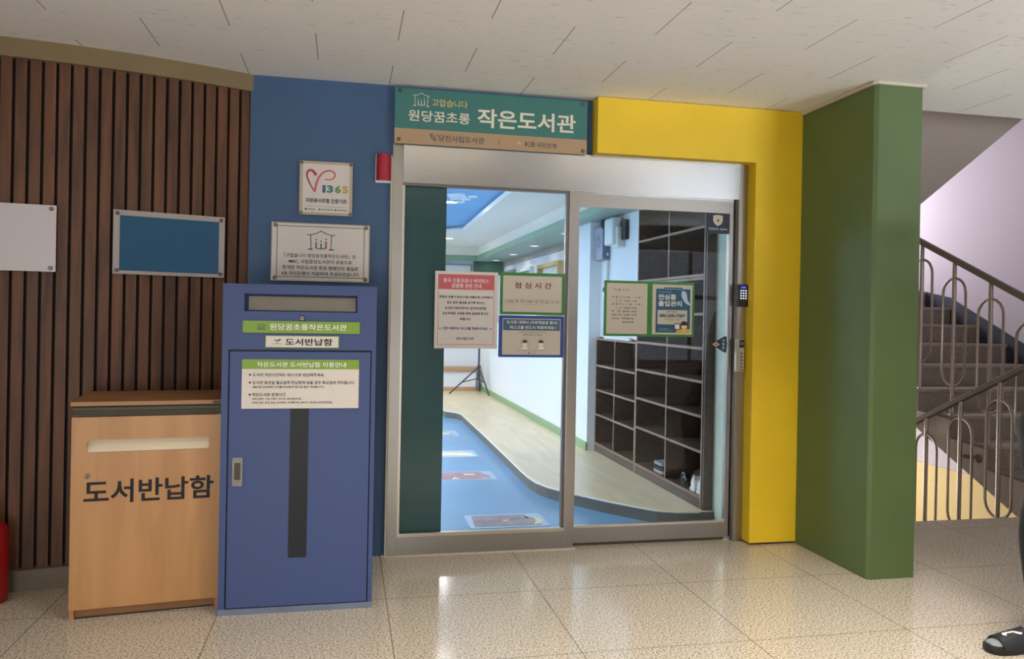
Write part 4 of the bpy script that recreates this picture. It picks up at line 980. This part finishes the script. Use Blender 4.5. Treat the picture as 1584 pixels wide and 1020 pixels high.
RZ = 0.083
shelf_unit('shoe_shelf', 'tall dark shoe shelf by the glass door, lower unit holding shoes', 4.885, 6.125, 5.50, RZ, [RZ+.085, 0.470, 0.705, 0.935, 1.158, 1.388], 1.628)
shelf_unit('shoe_shelf', 'upper dark shelf unit stacked on the tall shoe shelf', 4.885, 6.125, 5.50, 1.63, [1.650, 1.972], 2.235, kick=0.02)
shelf_unit('shoe_shelf', 'low dark shoe shelf farther from the glass door', 6.13, 7.18, 6.655, RZ, [RZ+.085, 0.44, 0.67, 0.90], 1.150)
mb = MB(); mb.box(2.335, 2.63, 4.862, 4.884, RZ, 2.24); meta(mb.build('end_panel', 'shelf_wood'), 'dark brown end board covering the side of the tall shoe shelf', 'panel')
# things on the shelves
def sneaker(x, y, z, label, mt, group=None, L=0.25, low=1.0):
    o = empty('shoe', (x, y, z), label, 'shoe', group)
    secs = [(0.0, .030, .070, .0), (.02, .036, .085, .0), (.07, .038, .080, .0), (.12, .040, .060, .0), (.18, .044, .045, .0), (.22, .036, .036, .0), (.25, .015, .022, .0)]
    secs = [(d, hw, max(.012, h*low), q) for d, hw, h, q in secs]
    mb = MB(); rings = []
    for d, hw, h, _ in secs:
        rings.append([(x+d*L/.25, y+hw*math.cos(a), z+.018+max(0, h*math.sin(a))) for a in [PI*k/10 for k in range(11)]])
    mb.loft(rings); mb.build('upper', mt, o, True)
    mb = MB(); rings = [[(x+d*L/.25+(.004 if i else -.004), y+s*(hw+.004), z+zz) for s, zz in ((-1, 0), (1, 0), (1, .022), (-1, .022))] for i, (d, hw, h, _) in enumerate(secs)]
    mb.loft(rings); mb.build('sole', 'shoe_white' if mt == 'shoe_white' else 'shoe_dark', o)
    mb = MB(); mb.tube([(x+.012, y+.024*math.cos(a*PI/8), z+.018+.070*low+.016*math.sin(a*PI/8)) for a in range(16)], 0.006, 6, True); mb.build('heel_tab', 'frame_grey', o)
    return o
sneaker(2.35, 5.06, RZ+.086, 'white sneaker in the bottom cubby, the one farther from the glass', 'shoe_white', L=.22)
sneaker(2.35, 4.955, RZ+.086, 'white sneaker in the bottom cubby, the one nearer the glass', 'shoe_white', L=.22)
sneaker(2.36, 5.24, RZ+.086, 'dark low shoe beside the white sneakers', 'shoe_dark', L=.22, low=.35)
sneaker(2.415, 5.38, RZ+.086, 'dark low shoe farthest back from the white sneakers', 'shoe_dark', L=.17, low=.35)
sl = empty('slipper_stack', (2.45, 5.70, RZ+.086), 'stack of grey slippers in the bottom cubby of the tall shelf', 'slippers')
for i in range(3):
    mb = MB(); mb.prism(rounded(2.352, 2.60, 5.60+.006*i, 5.78-.004*i, .02), 'z', RZ+.086+.03*i, RZ+.086+.03*i+.022); mb.build('slipper', 'shoe_dark' if i % 2 else 'frame_grey', sl)
mb = MB(); mb.prism(rounded(2.334, 2.366, 6.30, 6.98, .008), 'z', 1.151, 1.170); mb.box(2.336, 2.364, 6.34, 6.95, 1.170, 1.176); meta(mb.build('paper_tray', 'device_white'), 'flat white paper tray on top of the low shoe shelf', 'tray')
# ---- devices on the pale wall
sp = empty('wall_speaker', (2.335, 7.08, 1.88), 'grey wall speaker with a round horn above the low shoe shelf', 'speaker')
mb = MB(); mb.box(2.295, 2.37, 6.94, 7.19, 1.875, 2.175, 0.004); mb.build('housing', 'speaker_grey', sp)
for r, d in ((.066, .003), (.040, .006)):
    mb = MB(); mb.lathe([(r, 0), (r, -d), (r*.86, -d-.002), (r*.8, -d+.002), (0, -d+.002)], (2.295, 7.065, 2.045), 28, 'x'); mb.build('horn_ring', 'frame_grey' if r > .05 else 'speaker_grey', sp, True)
mb = MB(); mb.box(2.300, 2.368, 6.936, 6.945, 1.882, 2.168); p = mb.build('shaded_side', 'speaker_shaded', sp); mb = MB(); mb.box(2.335, 2.352, 6.932, 6.937, 1.91, 1.935); mb.build('socket', 'device_white', p)  # thin plate carries the painted shade of the housing's side
ph = empty('intercom_phone', (2.34, 6.70, 1.98), 'white intercom handset in a dark cradle beside the wall speaker', 'phone')
mb = MB(); mb.box(2.335, 2.37, 6.45, 6.62, 2.02, 2.19, 0.006); mb.build('cradle', 'shoe_dark', ph)
mb = MB(); mb.box(2.26, 2.345, 6.58, 6.80, 1.985, 2.22, 0.018); mb.box(2.30, 2.37, 6.55, 6.72, 1.96, 2.14, 0.012); mb.build('handset', 'device_white', ph)
cm = empty('dome_camera', (2.33, 6.90, 2.23), 'small dark dome camera under the green soffit', 'camera')
mb = MB(); mb.lathe([(0.012, 0.045), (0.04, 0.03), (0.048, 0.0), (0.038, -0.03), (0.02, -0.045), (0, -0.048)], (2.31, 6.92, 2.195), 24); mb.build('dome', 'navy', cm, True)
mb = MB(); mb.box(2.30, 2.37, 6.90, 6.94, 2.225, 2.243); mb.build('bracket', 'frame_grey', cm)
rc = empty('remote_holder', (2.36, 6.98, 1.48), 'white remote control in a wall holder under the speaker', 'remote control')
mb = MB(); mb.box(2.345, 2.37, 6.96, 7.02, 1.66, 1.87); mb.build('cable_duct', 'device_white', rc)
mb = MB(); mb.box(2.335, 2.37, 6.95, 7.04, 1.47, 1.65, 0.008); p = mb.build('remote', 'device_white', rc); mb = MB(); mb.box(2.332, 2.336, 6.97, 7.02, 1.58, 1.62); mb.build('remote_screen', 'board_blue', p)
# ---- frames on the far part of the right wall
def wall_frame(y0, y1, z0, z1, depth, m1, m2, label, name='picture_frame'):
    o = empty(name, (2.62-depth/2, (y0+y1)/2, z0), label, 'frame'); x0 = 2.62-depth; b = .05
    mb = MB(); mb.box(x0, 2.62, y0, y0+b, z0, z1); mb.box(x0, 2.62, y1-b, y1, z0, z1); mb.box(x0, 2.62, y0+b, y1-b, z1-b, z1); mb.box(x0, 2.62, y0+b, y1-b, z0, z0+b); mb.build('frame', m1, o)
    mb = MB(); mb.box(2.60, 2.615, y0+b, y1-b, z0+b, z1-b); mb.build('sheet', m2, o)
wall_frame(9.35, 10.45, 1.35, 2.03, .09, 'frame_wood', 'device_white', 'pale wooden frame on the library wall nearest the entrance')
wall_frame(11.0, 11.8, 1.4, 2.05, .05, 'device_white', 'frame_grey', 'white framed picture in the middle of the library ledge wall')
wall_frame(12.2, 12.9, 1.4, 2.07, .05, 'frame_grey', 'green_paint', 'grey framed picture nearest the far library wall')
# ---- light stand
ts = empty('tripod_stand', (2.12, 12.45, RZ), 'thin black tripod stand at the far end of the raised floor', 'tripod')
cx, cy = 2.10, 12.45
mb = MB(); mb.cyl((cx, cy, .35), (cx, cy, 1.75), .016); mb.cyl((cx, cy, .30), (cx, cy, .50), .022); mb.build('pole', 'tripod_black', ts)
mb = MB(); mb.lathe([(.03, 0), (.034, .02), (.03, .05)], (cx, cy, .49), 14); mb.build('collar', 'tripod_black', ts)
for fx_, fy_ in ((1.63, 12.42), (2.212, 12.12), (2.19, 12.86)):
    mid = Vector((cx, cy, .52)).lerp(Vector((fx_, fy_, RZ+.012)), .58)
    mb = MB(); mb.cyl((cx, cy, .52), (fx_, fy_, RZ+.012), .012, seg=10); lg = mb.build('leg', 'tripod_black', ts)
    mb = MB(); mb.cyl((cx, cy, .335), mid, .008, seg=8); mb.build('brace', 'tripod_black', lg)
mb = MB(); mb.cyl((cx-.05, cy, 1.72), (cx+.05, cy, 1.72), .02); mb.build('head', 'tripod_black', ts)
# ---- pictures laid on the blue floor
def floor_picture(x0, x1, y0, y1, m, label, strokes):
    o = empty('floor_picture', ((x0+x1)/2, (y0+y1)/2, 0.0), label, 'floor picture', 'pictures laid on the blue floor')
    mb = MB(); mb.prism(rounded(x0, x1, y0, y1, .03), 'z', 0.0, .002); mb.build('film', 'pic_frame', o)
    mb = MB(); d = .03; mb.prism([(x0+d, y0+d), (x1-d-.03, y0+d), (x1-d, y0+d+.10), (x1-d-.09, y1-d), (x0+d+.02, y1-d)], 'z', .0012, .003); p = mb.build('print', m, o)
    for pts, mm in strokes:
        mb = MB(); mb.prism([(x0+(x1-x0)*a, y0+(y1-y0)*b) for a, b in pts], 'z', .0028, .0036); mb.build('painted_shape', mm, p)
floor_picture(0.80, 1.32, 4.93, 5.26, 'pic_brown', 'brown floor picture with a cream shape nearest the entrance', [([(.80, .12), (.90, .18), (.97, .40), (.94, .62), (.84, .80), (.78, .84), (.88, .60), (.86, .36)], 'pic_cream'), ([(.45, .45), (.52, .46), (.55, .62), (.50, .55), (.47, .62)], 'pic_cream'), ([(.72, .6), (.75, .85), (.77, .6), (.80, .85), (.82, .62)], 'pic_cream'), ([(.08, .48), (.45, .52), (.75, .62), (.75, .65), (.45, .56), (.08, .52)], 'pic_red')])
floor_picture(0.70, 1.25, 6.38, 6.73, 'pic_red', 'reddish floor picture second from the entrance', [([(.55, .55), (.72, .55), (.72, .72), (.55, .72)], 'pic_cream'), ([(.32, .1), (.38, .35), (.45, .1), (.42, .1), (.38, .2), (.35, .1)], 'white_ink'), ([(.78, .12), (.98, .22), (.96, .30), (.78, .2)], 'pic_sand')])
floor_picture(0.72, 1.27, 7.42, 7.78, 'pic_sand', 'sandy white floor picture third from the entrance', [([(.1, .35), (.8, .3), (.95, .12), (.9, .5), (.2, .7)], 'white_ink')])
floor_picture(0.80, 1.27, 8.70, 9.10, 'pic_grey', 'grey floor picture farthest from the entrance', [([(.1, .4), (.8, .4), (.8, .6), (.1, .6)], 'white_ink')])

# ================================================================== PERSON at the right edge
def skin_body(name, mt, parent, chains, sub=2, smooth=True):
    """chains: list of [(point, radius), ...]; a chain starting with an int branches from that vertex index"""
    me = bpy.data.meshes.new(name); V, R, E = [], [], []
    for ch in chains:
        prev = None
        for it in ch:
            if isinstance(it, int): prev = it; continue
            V.append(Vector(it[0])); R.append(it[1])
            if prev is not None: E.append((prev, len(V)-1))
            prev = len(V)-1
    Minv = WM(parent).inverted()
    me.from_pydata([tuple(Minv @ v) for v in V], E, [])
    o = bpy.data.objects.new(name, me); COL.objects.link(o)
    md = o.modifiers.new('s', 'SKIN'); md.use_smooth_shade = True
    for i, sv in enumerate(me.skin_vertices[0].data):
        r = R[i]; sv.radius = r if isinstance(r, tuple) else (r, r); sv.use_root = (i == 0)
    sd = o.modifiers.new('d', 'SUBSURF'); sd.levels = sub; sd.render_levels = sub
    bpy.context.view_layer.update()
    dg = bpy.context.evaluated_depsgraph_get(); m2 = bpy.data.meshes.new_from_object(o.evaluated_get(dg))
    bpy.data.objects.remove(o); m2.name = name
    m2.materials.clear(); m2.materials.append(MAT[mt])
    for p in m2.polygons: p.use_smooth = True; p.material_index = 0
    o = bpy.data.objects.new(name, m2); COL.objects.link(o); o.parent = parent
    return o
px, py = 2.985, 2.88      # faces -X; the near (left) foot is at y 2.78, far foot at 2.98
pe = empty('person', (px, py, 0), 'person in dark trousers, grey socks and black slides standing at the right edge', 'person')
hipL, hipR = (px+.02, py-.09, .92), (px+.02, py+.09, .92)
body = skin_body('body', 'skin', pe, [
    [((px+.06, py, .95), (.105, .08)), ((px+.11, py, 1.12), (.10, .08)), ((px+.15, py, 1.30), (.15, .10)), ((px+.17, py, 1.42), (.12, .075)), ((px+.16, py, 1.50), .052), ((px+.145, py, 1.58), .056), ((px+.135, py, 1.66), (.075, .085)), ((px+.14, py, 1.74), (.062, .072))],
    [0, ((px+.03, py-.08, .88), .07), ((px-.11, py-.095, .50), .060), ((px-.10, py-.095, .34), .056), ((px-.10, py-.10, .10), .036), ((px-.14, py-.10, .045), .032)],
    [0, ((px+.05, py+.08, .88), .07), ((px+.17, py+.095, .50), .060), ((px+.22, py+.095, .34), .056), ((px+.31, py+.105, .10), .036), ((px+.27, py+.105, .045), .032)],
    [2, ((px+.18, py-.18, 1.40), .052), ((px+.26, py-.225, 1.14), .040), ((px+.255, py-.235, .90), .028), ((px+.245, py-.235, .84), (.024, .034)), ((px+.24, py-.235, .79), (.016, .034))],
    [2, ((px+.18, py+.18, 1.40), .052), ((px+.26, py+.225, 1.14), .040), ((px+.255, py+.235, .90), .028), ((px+.245, py+.235, .84), (.024, .034)), ((px+.24, py+.235, .79), (.016, .034))]])
for s in (-1, 1):
    for i, (dx, ln) in enumerate(((-.026, .066), (-.009, .078), (.009, .072), (.025, .056))):
        b0 = Vector((px+.24+dx, py+s*.235, .785)); skin_body('finger', 'skin', pe, [[(b0+Vector((0, 0, .02)), .0095), (b0+Vector((-.004, 0, -ln*.4)), .009), (b0+Vector((-.014, -s*.006, -ln*.75)), .0085), (b0+Vector((-.026, -s*.012, -ln)), .007)]], 1)
    b0 = Vector((px+.212, py+s*.235, .835)); skin_body('thumb', 'skin', pe, [[(b0+Vector((.012, 0, .01)), .012), (b0+Vector((-.018, -s*.012, -.02)), .0105), (b0+Vector((-.03, -s*.02, -.055)), .0085)]], 1)
# face, hair
hx, hz = px+.116, 1.66
mb = MB(); mb.prism([(hx-.048, hz+.020), (hx-.068, hz-.012), (hx-.074, hz-.026), (hx-.050, hz-.034), (hx-.03, hz)], 'y', py-.011, py+.011); mb.build('nose', 'skin', pe, True)
for s in (-1, 1):
    mb = MB(); mb.lathe([(0, -.006), (.008, -.004), (.010, 0), (.008, .004), (0, .006)], (hx-.048, py+s*.027, hz+.012), 12, 'x'); e = mb.build('eye', 'white_ink', pe, True)
    mb = MB(); mb.lathe([(0, -.003), (.0045, -.002), (.0045, .002)], (hx-.0525, py+s*.027, hz+.012), 10, 'x'); mb.build('iris', 'ink', e)
    mb = MB(); mb.lathe([(0, -.008), (.016, -.006), (.022, 0), (.016, .008), (0, .010)], (hx+.034, py+s*.068, hz-.005), 14, 'y'); mb.build('ear', 'skin', pe, True)
mb = MB(); mb.box(hx-.056, hx-.040, py-.020, py+.020, hz-.058, hz-.050, .003); mb.build('mouth', 'header_red', pe)
mb = MB(); rings = []
for k in range(15):      # cap of hair, reaching lower at the back
    t = PI*(0.5-0.98*k/14*0.72); r = max(math.cos(t), .03)
    rings.append([(hx+.034+.078*math.cos(a)*r, py+.076*math.sin(a)*r, hz+.018+.080*math.sin(t)*(1 if math.sin(t) > 0 else max(0, math.cos(a))*1.3)) for a in [2*PI*j/24 for j in range(24)]])
mb.loft(rings); mb.build('hair', 'hair', pe, True)
# clothes over the body
skin_body('shirt', 'shirt', pe, [
    [((px+.065, py, .80), (.18, .15)), ((px+.075, py, .93), (.175, .145)), ((px+.11, py, 1.12), (.165, .125)), ((px+.15, py, 1.30), (.17, .12)), ((px+.17, py, 1.43), (.135, .09)), ((px+.16, py, 1.49), .066)],
    [3, ((px+.18, py-.19, 1.40), .066), ((px+.26, py-.225, 1.14), .054), ((px+.257, py-.235, .93), .042)],
    [3, ((px+.18, py+.19, 1.40), .066), ((px+.26, py+.225, 1.14), .054), ((px+.257, py+.235, .93), .042)]])
skin_body('trousers', 'trouser', pe, [
    [((px+.06, py, 1.02), (.175, .135)), ((px+.05, py, .90), (.175, .14))],
    [1, ((px+.0, py-.10, .80), .100), ((px-.098, py-.10, .62), .093), ((px-.134, py-.098, .48), .092), ((px-.105, py-.097, .32), .086), ((px-.095, py-.098, .20), .080), ((px-.085, py-.10, .065), .074)],
    [1, ((px+.07, py+.10, .78), .105), ((px+.12, py+.10, .60), .092), ((px+.17, py+.098, .48), .084), ((px+.225, py+.097, .34), .082), ((px+.275, py+.10, .20), .074), ((px+.31, py+.105, .075), .064)]])
def slide(cx, cy, ang, L=.285):
    """open-toed slide sandal with a sock; toe towards -X"""
    R = Matrix.Translation((cx, cy, 0)) @ Matrix.Rotation(ang, 4, 'Z')
    outl = [(-.150, .0), (-.142, .030), (-.115, .047), (-.06, .050), (.0, .043), (.06, .038), (.11, .036), (.135, .022), (.14, 0), (.135, -.022), (.11, -.036), (.06, -.036), (.0, -.038), (-.06, -.046), (-.115, -.044), (-.142, -.028)]
    mb = MB(R); mb.loft([[(x*k, y*k, z) for x, y in outl] for k, z in ((.96, 0.0), (1.0, .006), (1.0, .030), (.97, .036))]); s_ = mb.build('slide_sandal', 'sandal_black', pe, True)
    secs = [(-.140, .018, .030), (-.128, .034, .042), (-.09, .042, .058), (-.04, .040, .070), (.02, .036, .088), (.06, .036, .115), (.085, .036, .14)]
    mb = MB(R); rings = [[(x, hw*math.cos(a), .034+(h-.034 if h > .034 else .008)*max(0, math.sin(a))) for a in [PI*j/12 for j in range(13)]] for x, hw, h in secs]
    mb.loft(rings); mb.lathe([(.036, 0), (.042, .03), (.040, .07), (.038, .13)], (.085, 0, .034), 20); mb.build('sock', 'sock', pe, True)
    mb = MB(R); rings = []
    for x, hw, h in ((-.108, .050, .066), (-.07, .051, .076), (-.02, .047, .088), (.015, .043, .098)):
        oq = [(x, hw*math.cos(a), .022+(h-.022)*max(0, math.sin(a))) for a in [PI*j/14 for j in range(15)]]
        iq = [(x, (hw-.005)*math.cos(a), .022+(h-.028)*max(0, math.sin(a))) for a in [PI*j/14 for j in range(14, -1, -1)]]
        rings.append(oq+iq)
    mb.loft(rings); st_ = mb.build('strap', 'sandal_black', s_, True)
    # white tick-like logo lying on the strap's near upper side
    def on(x, t):   # point on the strap surface, t = angle
        k = (x+.108)/.123; hw = .050+(.043-.050)*k; h = .066+(.098-.066)*k
        return (x, (hw+.0015)*math.cos(t), .022+(h-.020)*math.sin(t))
    mb = MB(R)
    for poly in ([(-.085, 4.45), (-.080, 4.75), (-.035, 4.55), (-.005, 4.15), (-.012, 4.05), (-.040, 4.38), (-.068, 4.50), (-.072, 4.32)],):
        vs = [mb.v(on(x, t-PI)) for x, t in [(a, PI+PI-(b-PI)) for a, b in poly]]
        mb._face(vs)
    mb.build('logo', 'white_ink', st_)
slide(2.752, 2.777, math.radians(-2), .29); slide(3.155, 2.985, math.radians(6))
